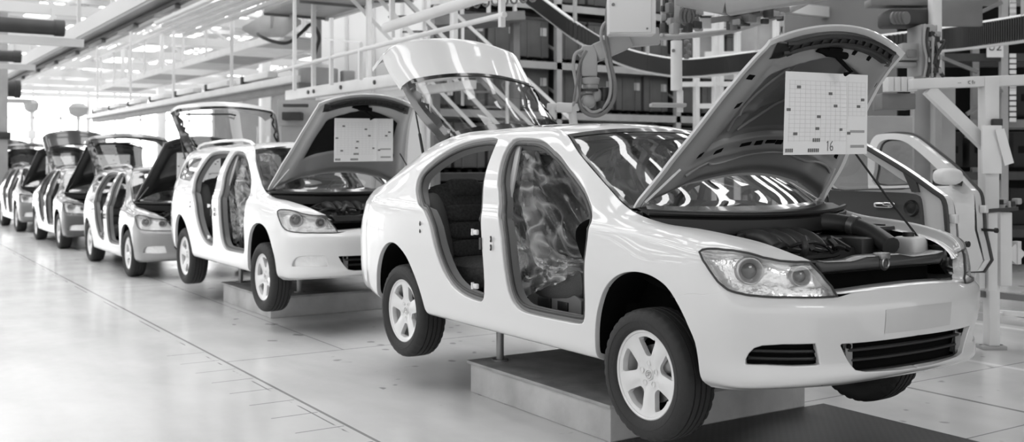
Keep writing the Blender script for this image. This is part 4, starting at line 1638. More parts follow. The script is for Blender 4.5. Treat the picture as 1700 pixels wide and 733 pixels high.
    if step < .09:
        e = MB()
        e.box((.16, -.02, .62), (.42, .74, .36), 1, bevel=.03)
        e.box((.10, -.04, .84), (.20, .34, .05), 0, bevel=.015)
        e.box((.12, .10, .815), (.34, .50, .04), 1, bevel=.015)
        for i in range(4):
            y = -.30 + .095 * i
            e.tube(smooth_path([(.10, y, .84), (.22, y, .855), (.33, y, .815), (.38, y + .01, .72), (.36, y + .01, .62)], 4), .038, 0, 10)
        e.tube([(.12, -.36, .80), (.12, .12, .80)], .05, 0, 12)
        e.box((.30, .34, .70), (.22, .22, .28), 1, bevel=.02)
        e.build('engine', [MT['engine'], MT['engine_dark']], root)
        e = MB()
        e.tube(smooth_path([(-.10, .12, .86), (.02, .30, .90), (.16, .40, .895), (.32, .40, .86), (.50, .34, .80)], 6), .048, 0, 12)
        e.tube([(.20, .40, .893), (.235, .405, .885)], .054, 1, 14)
        e.build('intake_hose', [MT['engine'], MT['steel']], root)
        e = MB()
        e.box((.12, .56, .76), (.30, .22, .20), 1, bevel=.015)
        e.box((.12, .56, .868), (.31, .23, .025), 0, bevel=.008)
        for k in range(3):
            e.bar((0.0, .49 + .07 * k, .883), (.24, .49 + .07 * k, .883), .012, .01, 0)
        e.build('battery_box', [MT['engine'], MT['engine_dark']], root)
        e = MB()
        e.rbox((.44, .57, .775), (.16, .13, .13), .45)
        e.cyl((.44, .56, .83), (.44, .56, .86), .03, 1, 14)
        e.build('washer_bottle', [MT['white_plastic'], MT['plastic']], root)
        e = MB()
        e.rbox((-.12, .58, .86), (.16, .14, .11), .45)
        e.cyl((-.12, .58, .90), (-.12, .58, .925), .035, 1, 14)
        e.box((-.05, .38, .90), (.12, .24, .03), 0, bevel=.01)
        e.build('coolant_tank', [MT['white_plastic'], MT['plastic']], root)
        e = MB()
        for sd in (-1, 1):
            e.lathe([(.78, .0), (.84, .03), (.84, .055), (.80, .09), (.70, .10), (.55, .10)], c=(-.02, sd * .53, 0), axis='z', seg=24)
        e.build_each('strut_tower', [MT['engine_dark']], root)
        e = MB()
        rnd = random.Random(3)
        for k in range(16):
            x0, y0 = rnd.uniform(-.2, .45), rnd.uniform(-.55, .45)
            pts = [(x0, y0, rnd.uniform(.74, .84))]
            for j in range(3):
                x0 += rnd.uniform(-.15, .15)
                y0 += rnd.uniform(-.05, .22)
                pts.append((min(.5, max(-.24, x0)), min(.6, y0), rnd.uniform(.74, .87)))
            e.tube(smooth_path(pts, 5), rnd.choice([.008, .012, .016]), 0 if k % 3 else 1, 6)
        for k in range(8):
            x0, y0 = rnd.uniform(-.2, .4), rnd.uniform(-.55, .5)
            e.box((x0, y0, rnd.uniform(.78, .84)), (rnd.uniform(.03, .07), rnd.uniform(.03, .08), .04), rnd.choice([0, 1, 1]), bevel=.006)
        e.build('hoses_and_wiring', [MT['engine_dark'], MT['engine']], root)
    # ---- cabin ---------------------------------------------------------------
    d = MB()
    prof = [(-.36, .96), (-.45, .965), (-.58, .95), (-.70, .915), (-.76, .86), (-.74, .78), (-.66, .66), (-.60, .50), (-.40, .48)]
    P = smooth_path([(a, 0, b) for a, b in prof], 3)
    d.grid(lambda i, b: (P[int(i)].x, b * .70, P[int(i)].z - .02 * b * b), range(len(P)), np.linspace(-1, 1, 9))
    d.rbox((-.66, .36, .945), (.16, .38, .10), .5)
    d.build('dashboard', [MT['trim']], root)
    if step < .07:
        d = MB()
        ax = Vector((-.93, 0, .37)).normalized()
        u = Vector((0, 1, 0))
        w = ax.cross(u)
        c = Vector((-.95, .37, .93))
        d.tube([c + (u * math.cos(2 * PI * k / 32) + w * math.sin(2 * PI * k / 32)) * .185 for k in range(32)], .017, 0, 8, closed=True)
        d.rbox(c - ax * .02, (.07, .16, .14), .6)
        for a in (0, PI, -PI / 2):
            d.bar(c - ax * .01, c + (u * math.cos(a) + w * math.sin(a)) * .18, .035, .018, 0, ax)
        d.cyl(c, (-.66, .37, .80), .03, 0, 10)
        d.build('steering_wheel', [MT['plastic']], root)
    dk = MT['fabric']
    for sd in (-1, 1):
        seat(root, -1.08, sd * .37, dk, sd)
    r = MB()
    r.rbox((-2.18, 0, .47), (.56, 1.34, .22), .35, 0, 14)
    r.rbox((-2.02, -.40, .475), (.34, .46, .22), .55, 0, 12)
    r.rbox((-2.02, .40, .475), (.34, .46, .22), .55, 0, 12)
    r.build('rear_cushion', [dk], root)
    r = MB()
    R = Matrix.Rotation(math.radians(-24), 3, 'Y')
    r.rbox((-2.50, 0, .77), (.15, 1.36, .64), .3, 0, 14, R)
    for y in (-.36, .36):
        for z in (.62, .74, .86):
            xx = -2.50 - (z - .77) * .445
            r.rbox((xx + .07, y, z), (.07, .44, .125), .4, 0, 10, R)
    for sd in (-1, 1):
        r.rbox((-2.44, sd * .66, .74), (.22, .16, .56), .6, 1, 12, R)
    r.build('rear_backrest', [dk, MT['fabric_mid']], root)
    for y in (-.37, .37):
        h = MB()
        h.rbox((-2.57, y, 1.03), (.10, .27, .14), .45, 0, 10, R)
        h.build('rear_headrest', [dk], root)
    h = MB()
    h.bar((-2.60, -.60, 1.05), (-2.33, -.46, .56), .045, .004, 0, (1, 0, .3))
    h.box((-2.33, -.46, .56), (.02, .05, .06), 1)
    h.build('seat_belt', [MT['belt'], MT['steel']], root)
    h = MB()
    for sd in (-1, 1):
        h.prism([(-1.50, 1.36), (-1.455, 1.36), (-1.345, 1.0), (-1.40, 1.0)], .012, 0, origin=(-.035, sd * .565, 0), ez=(0, sd, 0))
    # lean the trim with the pillar
    h.v = [(x, y + (math.copysign(1, y)) * (1.36 - z) * .42 * (1 if z < 1.37 else 0), z) for x, y, z in h.v]
    h.build_each('pillar_trim', [MT['trim_light']], root)
    # ---- wheels ------------------------------------------------------------
    zc = .305 - droop
    for x in (0.0, -2.574):
        for sd in (-1, 1):
            rot = (0, random.uniform(-.1, .1) if x == 0 else .63, 0)
            if sd == 1:
                rot = (0, rot[1], PI)
            wheel_parts(root, ((x, sd * .765, zc), rot))
    ax = MB()
    ax.cyl((-2.574, -.62, zc), (-2.574, .62, zc), .04, 0, 12)
    ax.cyl((0, -.62, zc), (0, .62, zc), .03, 0, 12)
    ax.tube([(-2.5, -.5, zc), (-2.2, -.45, .24)], .04, 0, 8)
    ax.tube([(-2.5, .5, zc), (-2.2, .45, .24)], .04, 0, 8)
    ax.box((-.05, 0, .22), (.3, .7, .08), 0)
    ax.tube([(-3.2, .25, .22), (-2.2, .12, .20), (-.5, .1, .20)], .03, 0, 8)
    ax.build('axles_and_exhaust', MT['black'], root)
    return root, on, nrm, T

MT['seal_dark'] = mat('dark rubber', .22, .55)
MT['lens_dark'] = mat('lamp glass eye', .35, .08, coat=1.0)
MT['gloss_dark'] = mat('radiator carrier', .15, .3, coat=.2)
MT['hood_recess_shade'] = mat('hood recess shade', .40, .5)  # shade of the deeper recess is put into this colour
MT['grille'] = mat('grille black', .07, .5)
MT['belt'] = mat('belt webbing', .36, .8)
DIM = {}
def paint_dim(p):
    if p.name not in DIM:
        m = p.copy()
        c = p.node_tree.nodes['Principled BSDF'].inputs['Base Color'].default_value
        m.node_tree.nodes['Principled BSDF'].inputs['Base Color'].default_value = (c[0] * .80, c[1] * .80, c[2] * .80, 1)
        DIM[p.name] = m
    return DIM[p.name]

PAINT_WHITE = mat('white paint', .83, .30, coat=1.0)
PAINT_WHITE2 = mat('bright white paint', .85, .30, coat=1.0)
PAINT_SILVER = mat('silver paint', .52, .34, metal=.35, coat=1.0)
PAINT_DARK = mat('dark grey paint', .20, .32, metal=.3, coat=1.0)
PAINT_GREY = mat('grey paint', .38, .32, metal=.35, coat=1.0)
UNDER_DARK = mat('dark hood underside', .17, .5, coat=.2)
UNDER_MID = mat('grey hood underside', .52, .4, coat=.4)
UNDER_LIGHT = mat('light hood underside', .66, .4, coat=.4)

def inspection_sheet(name, p0, ux, uy, w, h, label, number=None):
    "paper form printed with a grid, hanging from the hood; p0 top left corner, ux to the right, uy down"
    ux, uy = Vector(ux).normalized(), Vector(uy).normalized()
    n = ux.cross(uy)
    if n.dot(CAM - Vector(p0)) < 0:
        n = -n
    m = MB()
    bulge = lambda a, b: .010 * math.sin(PI * a) * math.sin(PI * b * .8) + (.012 * max(0, .02 - abs(a - .70)) / .02) + .01 * b * a
    P = lambda a, b, d=0.0: Vector(p0) + ux * (a * w) + uy * (b * h) + n * (bulge(a, b) + d)
    m.grid(lambda a, b: P(a, b, .0006), np.linspace(0, 1, 31), np.linspace(0, 1, 21))
    m.grid(lambda a, b: P(a, b, -.0006), np.linspace(0, 1, 31), np.linspace(0, 1, 21), flip=True)
    o = m.build(name, MT['paper'])
    tag(o, label, 'paper sheet', 'inspection sheets hung in the raised hoods')
    g = MB()
    def strip(a0, b0, a1, b1, t):
        k = 10
        V = []
        hor = abs(a1 - a0) > abs(b1 - b0)
        for i in range(k + 1):
            f = i / k
            a, b = a0 + (a1 - a0) * f, b0 + (b1 - b0) * f
            V += [P(a, b + (t / h if hor else 0), .0016), P(a + (0 if hor else t / w), b, .0016)]
        g.add(V, [(2 * i, 2 * i + 1, 2 * i + 3, 2 * i + 2) for i in range(k)], 0)
    for i in range(15):
        b = .10 + i * .052
        strip(.04, b, .70, b, .0022)
        if i < 9:
            strip(.74, b, .97, b, .0022)
    for i in range(12):
        a = .05 + i * .059
        strip(a, .10, a, .84, .0022)
    for i in range(5):
        a = .745 + i * .055
        strip(a, .10, a, .52, .0022)
    def block(a, b, da, db, mi):
        V = [P(a, b, .0022), P(a + da, b, .0022), P(a + da, b + db, .0022), P(a, b + db, .0022)]
        g.add(V, [(0, 1, 2, 3)], mi)
    for a, b in ((.13, .165), (.50, .235), (.91, .30), (.56, .385), (.855, .385), (.02, .44), (.36, .52), (.345, .665), (.635, .675), (.10, .73), (.73, .72)):
        block(a, b, .045, .034, 1)
    block(.77, .70, .19, .032, 2)
    block(.78, .885, .18, .035, 2)
    for a, b, k in ((.02, .925, 4), (.27, .925, 6), (.32, .80, 4)):
        for i in range(k):
            block(a + i * .022, b, .016, .045, 1)
    if number:
        # the big hand-sized number near the lower edge, built from strokes
        def stroke(pts, t):
            for (a0, b0), (a1, b1) in zip(pts[:-1], pts[1:]):
                d = Vector(((a1 - a0) * w, (b1 - b0) * h))
                q = Vector((-d.y, d.x)).normalized() * t / 2
                V = [P(a0 + q.x / w, b0 + q.y / h, .0024), P(a1 + q.x / w, b1 + q.y / h, .0024), P(a1 - q.x / w, b1 - q.y / h, .0024), P(a0 - q.x / w, b0 - q.y / h, .0024)]
                g.add(V, [(0, 1, 2, 3)], 3)
        stroke([(.485, .855), (.50, .835), (.50, .955)], .0045)
        stroke([(.553, .835), (.533, .87), (.528, .92), (.54, .95), (.558, .945), (.562, .915), (.55, .895), (.531, .91)], .0045)
    g.build('printed_form', [MT['print_line'], MT['print_dark'], MT['print_mid'], MT['print_num']], o)
    return o
MT['paper'] = mat('white paper', .90, .8)
MT['print_line'] = mat('printed lines', .83, .8)
MT['print_dark'] = mat('printed marks', .42, .8)
MT['print_mid'] = mat('printed bars', .62, .8)
MT['print_num'] = mat('printed number', .40, .8)

def sheet_on(car_root, on, nrm, label, a_top, b0, b1, length, number=None, lift=.03):
    L = car_root.location
    tl = on(a_top, b0, lift) + L
    tr = on(a_top, b1, lift) + L
    n = -nrm(a_top, (b0 + b1) / 2)
    down = Vector((-.04, 0, -1)).normalized()
    return inspection_sheet('inspection_sheet', tl, tr - tl, down, (tr - tl).length, length, label, number)

SEATS = []
cars = []
# first two cars hang on lifting posts, the others stand on the floor
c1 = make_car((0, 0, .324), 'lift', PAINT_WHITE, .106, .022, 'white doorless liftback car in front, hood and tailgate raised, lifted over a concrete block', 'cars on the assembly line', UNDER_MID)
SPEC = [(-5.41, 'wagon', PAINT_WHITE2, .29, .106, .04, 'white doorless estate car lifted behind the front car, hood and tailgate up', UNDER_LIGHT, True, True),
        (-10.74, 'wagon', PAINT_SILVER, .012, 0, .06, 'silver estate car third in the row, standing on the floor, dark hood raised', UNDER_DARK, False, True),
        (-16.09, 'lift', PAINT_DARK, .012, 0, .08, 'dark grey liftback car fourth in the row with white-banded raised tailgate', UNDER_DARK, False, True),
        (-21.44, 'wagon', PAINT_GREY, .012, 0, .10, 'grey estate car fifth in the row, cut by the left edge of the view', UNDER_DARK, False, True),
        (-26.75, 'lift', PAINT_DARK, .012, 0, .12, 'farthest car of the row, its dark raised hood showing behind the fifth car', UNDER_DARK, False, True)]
cars.append(c1)
for x, k, p, z, dr, st, lb, ud, pad, fog in SPEC:
    cars.append(make_car((x, 0, z), k, p, dr, st, lb, 'cars on the assembly line', ud, pad, fog))
SHEETS = ['large printed form hanging in the front car\'s hood, numbered 16', 'printed form over the black pad in the white estate car\'s hood', 'printed form hanging in the silver estate car\'s dark hood', 'printed form in the dark fourth car\'s raised hood', 'printed form in the fifth car\'s raised hood']
for i, lb in enumerate(SHEETS):
    root, on, nrm, T = cars[i]
    sheet_on(root, on, nrm, lb, .83, -.66, .60, .40, 'x' if i == 0 else None)
seat_film(c1[0], -1.09, -.37, 5)
seat_film(c1[0], -1.09, .37, 9)
seat_film(cars[1][0], -1.09, -.37, 6)

# ================================================================== equipment behind the line
WS, GS, MS, DS = MT['white_steel'], MT['grey_steel'], MT['mid_steel'], MT['dark_steel']
MCRATE = mat('dark crate plastic', .33, .6, mottle=(5, .12))
MCRATE2 = mat('grey crate plastic', .44, .6, mottle=(5, .12))
MLABEL = mat('crate label', .72, .7)
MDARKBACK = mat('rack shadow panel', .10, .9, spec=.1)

def P3(px, py, d):
    return at(px, py, d)

def tubes(name, pts, r, m, label, cat, seg=10, n=6, group=None):
    b = MB()
    b.tube(smooth_path(pts, n), r, 0, seg)
    return tag(b.build(name, m), label, cat, group)

# ------------------------------------------------------------------ far pallet rack with crates, plane x = -12
XR = -12.0
def yz(px, py):
    p = at_x(px, py, XR)
    return p.y, p.z
r = empty('pallet_rack', (XR, 9, 0), 'long grey pallet rack full of dark crates behind the assembly line', 'rack')
def rl(p):
    return Vector(p) - Vector((XR, 9, 0))
ups = [4.2, 7.15, 10.1, 13.1]
LEV = [.12, 1.28, 2.40, 3.33, 4.42]
for y in ups:
    b = MB()
    for dx in (0, -1.1):
        b.bar(rl((XR + dx, y, 0)), rl((XR + dx, y, 5.4)), .12, .10, 0, (1, 0, 0))
    for k in range(6):
        b.bar(rl((XR, y, .4 + .8 * k)), rl((XR - 1.1, y, .9 + .8 * k)), .04, .04, 0)
    b.build('rack_upright', GS, r)
for z in LEV:
    for dx in (.02, -1.1):
        b = MB()
        b.bar(rl((XR + dx, ups[0], z)), rl((XR + dx, ups[-1], z)), .06, .13, 0)
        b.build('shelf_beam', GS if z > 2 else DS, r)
    b = MB()
    b.box(rl((XR - .55, 8.65, z + .06)), (1.1, ups[-1] - ups[0], .03))
    b.build('shelf_board', MS, r)
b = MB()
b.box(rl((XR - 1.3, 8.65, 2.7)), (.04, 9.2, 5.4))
b.build('rack_shadow_sheet', MDARKBACK, r)  # dark sheet stands in for the shade deep in the rack
NAMES = ['first', 'second', 'third', 'fourth', 'fifth', 'sixth', 'seventh', 'eighth', 'ninth', 'tenth', 'eleventh', 'twelfth']
SHELF = ['floor level', 'lower', 'middle', 'upper', 'top']
HIDDEN = [set(range(9)), {3, 4, 6, 7, 9, 10, 11}, {11}, {11}, {0, 1, 2, 3, 6, 8, 9, 10, 11}]
proto = None
def make_crate(w, h):
    r_ = empty('crate', (0, 0, 0), '', 'crate')
    b = MB()
    b.box((-.38, 0, h / 2 + .05), (.76, w, h - .06), 0, bevel=.02)
    b.box((-.38, 0, h + .0), (.80, w + .03, .05), 0, bevel=.01)
    for k in (-.25, .25):
        b.box((.004, w * k, h / 2), (.02, .03, h - .14), 0, bevel=.004)
    b.build('crate_body', MCRATE, r_)
    b = MB()
    b.box((.008, w * .30, h * .70), (.012, .13, .15))
    b.build('crate_label', MLABEL, r_)
    b = MB()
    for k in (-.35, 0, .35):
        b.box((-.38, w * k, .025), (.74, .08, .05))
    b.build('crate_skid', MDARKBACK, r_)
    return r_
for li, z in enumerate(LEV):
    n = seen = 0
    for bay in range(3):
        ys = np.linspace(ups[bay] + .08, ups[bay + 1] - .08, 5)
        for k in range(4):
            w = ys[k + 1] - ys[k] - .06
            h = .80 if li in (0, 2, 3, 4) else .86
            if li == 4:
                h = .62
            n += 1
            if n - 1 in HIDDEN[li]:
                continue                              # nothing of it could be seen
            if proto is None:
                proto = make_crate(.62, .80)
                o = proto
            else:
                o = copy_tree(proto)
            o.scale = (1, w / .62, h / .80)
            o.location = (XR - .14, (ys[k] + ys[k + 1]) / 2, z + .076)
            o['label'] = 'dark crate on the far rack\'s %s shelf, %s visible from the left' % (SHELF[li], NAMES[seen])
            o['group'] = 'crates on the far rack'
            seen += 1

# ------------------------------------------------------------------ dark rack at the right edge
DR = 14.5
fr = Vector((SS, CC, 0))         # to the right of the view
rt = empty('storage_rack', at(1640, 268, DR) * 1, 'dark storage rack with white tags on its post at the right edge', 'rack')
rt.location.z = 0
rt.rotation_euler = (0, 0, math.atan2(CC, SS))
u = 1725 / DR
def rk(px, py=None, z=None, d=0.0):
    return Vector(((px - 1640) / u, d, z if z is not None else 1.55 - (py - 268) / u))
for px in (1560, 1666, 1790):
    b = MB()
    b.bar(rk(px, z=0), rk(px, z=4.6), .10, .08, 0)
    b.bar(rk(px, z=0, d=.9), rk(px, z=4.6, d=.9), .10, .08, 0)
    b.build('rack_upright', GS, rt)
for z in (.55, 1.35, 2.08, 3.0, 3.9):
    b = MB()
    b.bar(rk(1560, z=z), rk(1790, z=z), .06, .11, 0)
    b.bar(rk(1560, z=z, d=.9), rk(1790, z=z, d=.9), .06, .11, 0)
    b.build('shelf_beam', DS if z in (.55, 1.35, 3.0) else MS, rt)
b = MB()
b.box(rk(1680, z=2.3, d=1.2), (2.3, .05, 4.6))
b.build('rack_shadow_sheet', MDARKBACK, rt)  # added dark sheet, gives the rack its shaded depth by colour
for a, c in (((1602, 190), (1660, 150)), ((1572, 45), (1660, 5)), ((1600, 225), (1660, 260)), ((1545, 90), (1620, 120))):
    b = MB()
    b.bar(rk(*a, d=-.06), rk(*c, d=-.06), .035, .05, 0)
    b.build('cross_brace', MS, rt)
b = MB()
for y0, n in ((0, 6), (88, 7), (140, 7), (2, 3)):
    for k in range(n):
        b.box(rk(1678, y0 + 9 * k + 5, d=-.06), (.09, .01, .055))
tg = b.build_each('shelf_tag', MT['white_plastic'], rt)
sg = MB()
sg.box(rk(1648, 84, d=-.07), (.23, .012, .20), 0)
# the two characters on the tag, of which only the lower halves show
for pts in (((1638.5, 76), (1638.5, 82), (1640.5, 84), (1644, 84), (1646, 82), (1646, 76)), ((1650, 77), (1656, 76.5), (1655, 80), (1650.5, 84), (1658, 84))):
    for a, c in zip(pts[:-1], pts[1:]):
        sg.bar(rk(*a, d=-.078), rk(*c, d=-.078), .004, .013, 1)
sg.build('bay_sign', [MT['white_plastic'], MT['black']], rt)
for i, (px, z) in enumerate(((1700, .66), (1590, 1.46), (1632, 1.46), (1705, 1.46), (1600, 3.11), (1710, 2.19))):
    b = MB()
    b.box((0, .48, .26), (.26, .7, .50), 0, bevel=.015)
    b.box((0, .13, .26), (.12, .02, .10), 1, bevel=.004)
    o = b.build('bin', [mat('black bin plastic %d' % i, .12, .7) if i == 0 else bpy.data.materials['black bin plastic 0'], MDARKBACK])
    o.parent = None
    o.matrix_world = rt.matrix_world @ Matrix()
    v = rk(px, z=z)
    o.location = Vector((rt.location.x, rt.location.y, 0)) + fr * v.x + Vector((0, 0, v.z + .0))
    o.rotation_euler = rt.rotation_euler
    tag(o, 'black bin on the dark right-hand rack, %s of those along its shelves' % NAMES[i], 'bin', 'bins on the dark rack')

# ------------------------------------------------------------------ overhead belt loop
PATH = [(870, -12, 18.2), (905, 14, 17.5), (954.6, 51, 16.8), (993, 75.5, 17), (1031, 92.5, 17.2), (1075, 105, 17.2), (1134, 113, 17.2), (1198, 108.5, 16.6), (1257, 101, 16), (1400, 84, 14.7), (1562, 66, 13.5), (1612, 60, 12.8), (1700, 47, 11.9), (1810, 28, 11)]
cen = smooth_path([at(*p) for p in PATH], 8)
b = MB()
H = .135
V = []
for i, p in enumerate(cen):
    t = (cen[min(i + 1, len(cen) - 1)] - cen[max(i - 1, 0)]).normalized()
    s = Vector((0, 0, 1)).cross(t).normalized()
    V += [p + Vector((0, 0, -H)) + s * .03, p + Vector((0, 0, H)) + s * .03, p + Vector((0, 0, H)) - s * .03, p + Vector((0, 0, -H)) - s * .03]
b.add(V, [(4 * i + k, 4 * i + (k + 1) % 4, 4 * i + 4 + (k + 1) % 4, 4 * i + 4 + k) for i in range(len(cen) - 1) for k in range(4)])
for i in range(0, len(cen) - 1):
    for f in (.0, .33, .66):
        p = cen[i].lerp(cen[i + 1], f)
        t = (cen[i + 1] - cen[i]).normalized()
        s = Vector((0, 0, 1)).cross(t).normalized()
        b.bar(p + s * .033 - Vector((0, 0, H)), p + s * .033 + Vector((0, 0, H)), .012, .006, 0, s)
        b.bar(p - s * .036 - Vector((0, 0, H)), p - s * .036 + Vector((0, 0, H)), .02, .012, 0, s)
belt = b.build('overhead_belt_rail', mat('dark belt', .15, .7))
tag(belt, 'dark curved overhead belt with white edges sweeping behind the raised hood', 'conveyor belt')
for dz, nm in ((H, 'upper_edge'), (-H, 'lower_edge')):
    b = MB()
    b.tube([p + Vector((0, 0, dz)) for p in cen], .033, 0, 8)
    b.build(nm, WS, belt)
for k in (2, 5, 8, 10, 12):
    p = at(*PATH[k])
    b = MB()
    b.bar(p + Vector((0, 0, H)), Vector((p.x, p.y, 5.3)), .05, .05, 0)
    b.build('hanger_rod', GS, belt)

# ------------------------------------------------------------------ staircase behind the front car's tailgate
D = 15.0
st = empty('staircase', at(760, 268, D) * 1, 'white steel staircase with slanting rails behind the raised liftback tailgate', 'staircase')
st.location.z = 0
so = Vector(st.location)
def sp(px, py, d=D):
    return at(px, py, d) - so
def s_bar(nm, a, c, w, h, m=WS, da=D, dc=D):
    b = MB()
    b.bar(sp(*a, da), sp(*c, dc), w, h, 0, (CC * -1, SS, 0))
    return b.build(nm, m, st)
s_bar('stringer', (598, -35), (905, 290), .06, .15)
s_bar('stringer', (640, -35), (945, 290), .06, .15, GS, D + .9, D + .9)
s_bar('handrail', (552, -35), (835, 260), .055, .055, WS, D - .1, D - .1)
s_bar('handrail', (640, -35), (935, 260), .055, .055)
s_bar('handrail', (690, -38), (985, 232), .05, .05, WS, D + .9, D + .9)
b = MB()
for k in range(13):
    f = (k + .5) / 13
    p = sp(598 + 307 * f, -35 + 325 * f)
    q = sp(640 + 305 * f, -35 + 325 * f, D + .9)
    b.bar(p, q, .24, .03, 0)
b.build('treads', MS, st)
for px, y0, y1 in ((653, -20, 62), (705, 14, 112), (749, 20, 158), (768, 38, 175), (842, 110, 232), (745, 120, 158)):
    b = MB()
    b.bar(sp(px, y0, D + .02), sp(px, y1, D + .02), .035, .035, 0)
    b.build('baluster', WS, st)
b = MB()
for px, dd in ((905, D), (945, D + .9)):
    b.bar(sp(px, 290, dd), Vector((sp(px, 290, dd).x, sp(px, 290, dd).y, 0)), .12, .12)
b.build('stair_foot', WS, st)
# landing and its rails at the left
b = MB()
q0, q1 = at(640, 2, 16.2), at(640, 2, 16.2)
# ------------------------------------------------------------------ white partition behind the second car
pw = MB()
a, c = at(528, 20, 19.5), at(712, 20, 17.5)
n = (c - a).cross(Vector((0, 0, 1))).normalized()
pw.bar(Vector((a.x, a.y, 2.15)), Vector((c.x, c.y, 2.15)), .08, 4.3, 0)
for f in (0.02, .30, .55, .80, .98):
    p = a.lerp(c, f)
    pw.bar(Vector((p.x, p.y, 0)) + n * .06, Vector((p.x, p.y, 4.3)) + n * .06, .06, .04, 1)
structure(pw, 'partition_wall', [mat('white partition sheet', .92, .6), WS])

# deck slab and boxes above the rack (top of the gallery)
b = MB()
p0, p1 = at(715, 40, 16.7), at(862, 31, 17.0)
b.bar(p0, p1, .9, .14, 0)
b.bar(p0 + Vector((0, 0, .35)), p1 + Vector((0, 0, .30)), .08, .08, 1)
b.bar(p0 + Vector((0, 0, .8)), p1 + Vector((0, 0, .75)), .06, .06, 1)
for f in (.05, .35, .65, .95):
    p = p0.lerp(p1, f)
    b.bar(p, p + Vector((0, 0, .8)), .05, .05, 1)
for f in (.05, .95):
    p = p0.lerp(p1, f)
    b.bar(p - Vector((0, 0, .05)), Vector((p.x, p.y, 0)), .12, .12, 0)
tag(b.build('gallery_deck', [MS, WS]), 'grey gallery deck with a rail above the crates, left of the curved belt', 'gallery')

# thick white pipe and the thin rising handrail tube
b = MB()
b.tube([at(640, 46, 11.0), at(748, 12, 10.3), at(830, -14, 9.9)], .055, 0, 14)
for f, px in ((0, 650), (1, 815)):
    q = at(px, 40 if f == 0 else -9, 10.95 if f == 0 else 9.95)
    b.bar(q, Vector((q.x, q.y, 5.3)), .04, .04)
tag(b.build('overhead_pipe', WS), 'thick white overhead pipe slanting up above the raised tailgate', 'pipe')
b = MB()
hp = [at(462, 118, 14.75), at(558, 93, 13.0), at(720, 53, 10.9), at(838, 24, 9.7)]
b.tube(hp, .028, 0, 10)
for px, y0, y1, d in ((489, 50, 150, 14.2), (550, 30, 141, 13.1), (598, 72, 133, 12.4)):
    b.bar(at(px, y0, d), at(px, y1, d), .045, .045, 0)
b.bar(at(540, 65, 13.2), at(600, 71, 12.4), .02, .02, 0)
b.bar(at(833, 45, 9.75), Vector((at(833, 45, 9.75).x, at(833, 45, 9.75).y, 5.3)), .05, .05)
b.bar(at(489, 50, 14.2), Vector((at(489, 50, 14.2).x, at(489, 50, 14.2).y, 5.3)), .04, .04)
tag(b.build('guard_rail', WS), 'thin white guard rail rising from the white beam to above the tailgate', 'guard rail')

# ------------------------------------------------------------------ rails and lamp trunking over the far side of the cars
def along_x(ratio, y):
    return 1.55 + ratio * (y - CAM.y) / CC
def x_at(px, y):
    return at_y(px, 200, y).x
yl = 1.95
z = along_x(.182, yl)
b = MB()
x0, x1 = x_at(150, yl), x_at(492, yl)
b.bar((x0, yl, z), (x1, yl, z), .16, .12, 0, bevel=.02)
b.bar((x0, yl + .16, z - .11), (x1, yl + .16, z - .11), .24, .12, 1)
for x in np.arange(x0 + 1, x1, 4.0):
    b.bar((x, yl, z), (x, yl, 5.3), .05, .05, 0)
tr = b.build('lamp_trunking_rail', [WS, MS])
tag(tr, 'white lamp trunking running down the line above the second and third cars', 'lamp rail')
for k, x in enumerate(np.arange(x0 + .8, x1 - 1.2, 2.2)):
    b = MB()
    b.box((x + .5, yl + .02, z + .15), (1.25, .18, .11), 0, bevel=.02)
    b.box((x - .22, yl + .02, z + .13), (.10, .20, .13), 1, bevel=.01)
    b.build('lamp_housing', [WS, DS], tr)
z2 = along_x(.147, yl)
b = MB()
xa, xb = x_at(480, yl), x_at(770, yl)
b.bar((xa, yl, z2), (xb, yl, z2), .14, .16, 0, bevel=.01)
b.bar((xa + .1, yl + .12, z2 - .16), (xb, yl + .12, z2 - .16), .10, .10, 0)
for f in (.18, .22, .4, .6):
    b.cyl((xa + (xb - xa) * f, yl - .075, z2), (xa + (xb - xa) * f, yl - .09, z2), .03, 1, 12)
for f in (.14, .5, .93):
    b.bar((xa + (xb - xa) * f, yl + .1, z2), (xa + (xb - xa) * f, yl + .1, 5.3), .06, .06, 0)
tag(b.build('hoist_rail', [WS, DS]), 'white hoist rail with bolts above the second car\'s raised hood', 'hoist rail')
# big longitudinal rail crossing the upper left corner
yb = .30
zb = along_x(.511, yb)
b = MB()
b.bar((-60, yb, zb + .16), (4, yb, zb + .16), .26, .30, 0)
b.bar((-60, yb + .02, zb - .04), (4, yb + .02, zb - .04), .34, .05, 1)
b.bar((-60, yb + .10, zb - .13), (4, yb + .10, zb - .13), .10, .06, 2)
b.bar((-60, yb + .24, zb - .10), (4, yb + .24, zb - .10), .10, .12, 0)
for x in np.arange(-58, 4, 3.4):
    b.bar((x, yb, zb + .3), (x, yb, 5.35), .08, .08, 0)
rail = b.build('overhead_rail', [MBEAM, MBEAM2, DS])
tag(rail, 'long light overhead rail running down the line across the upper left corner', 'overhead rail')
for k, x in enumerate(np.arange(-50, -4, 2.8)):
    b = MB()
    b.box((x, yb + .10, zb - .20), (1.3, .10, .07), bevel=.01)
    b.build('rail_clamp', MS, rail)
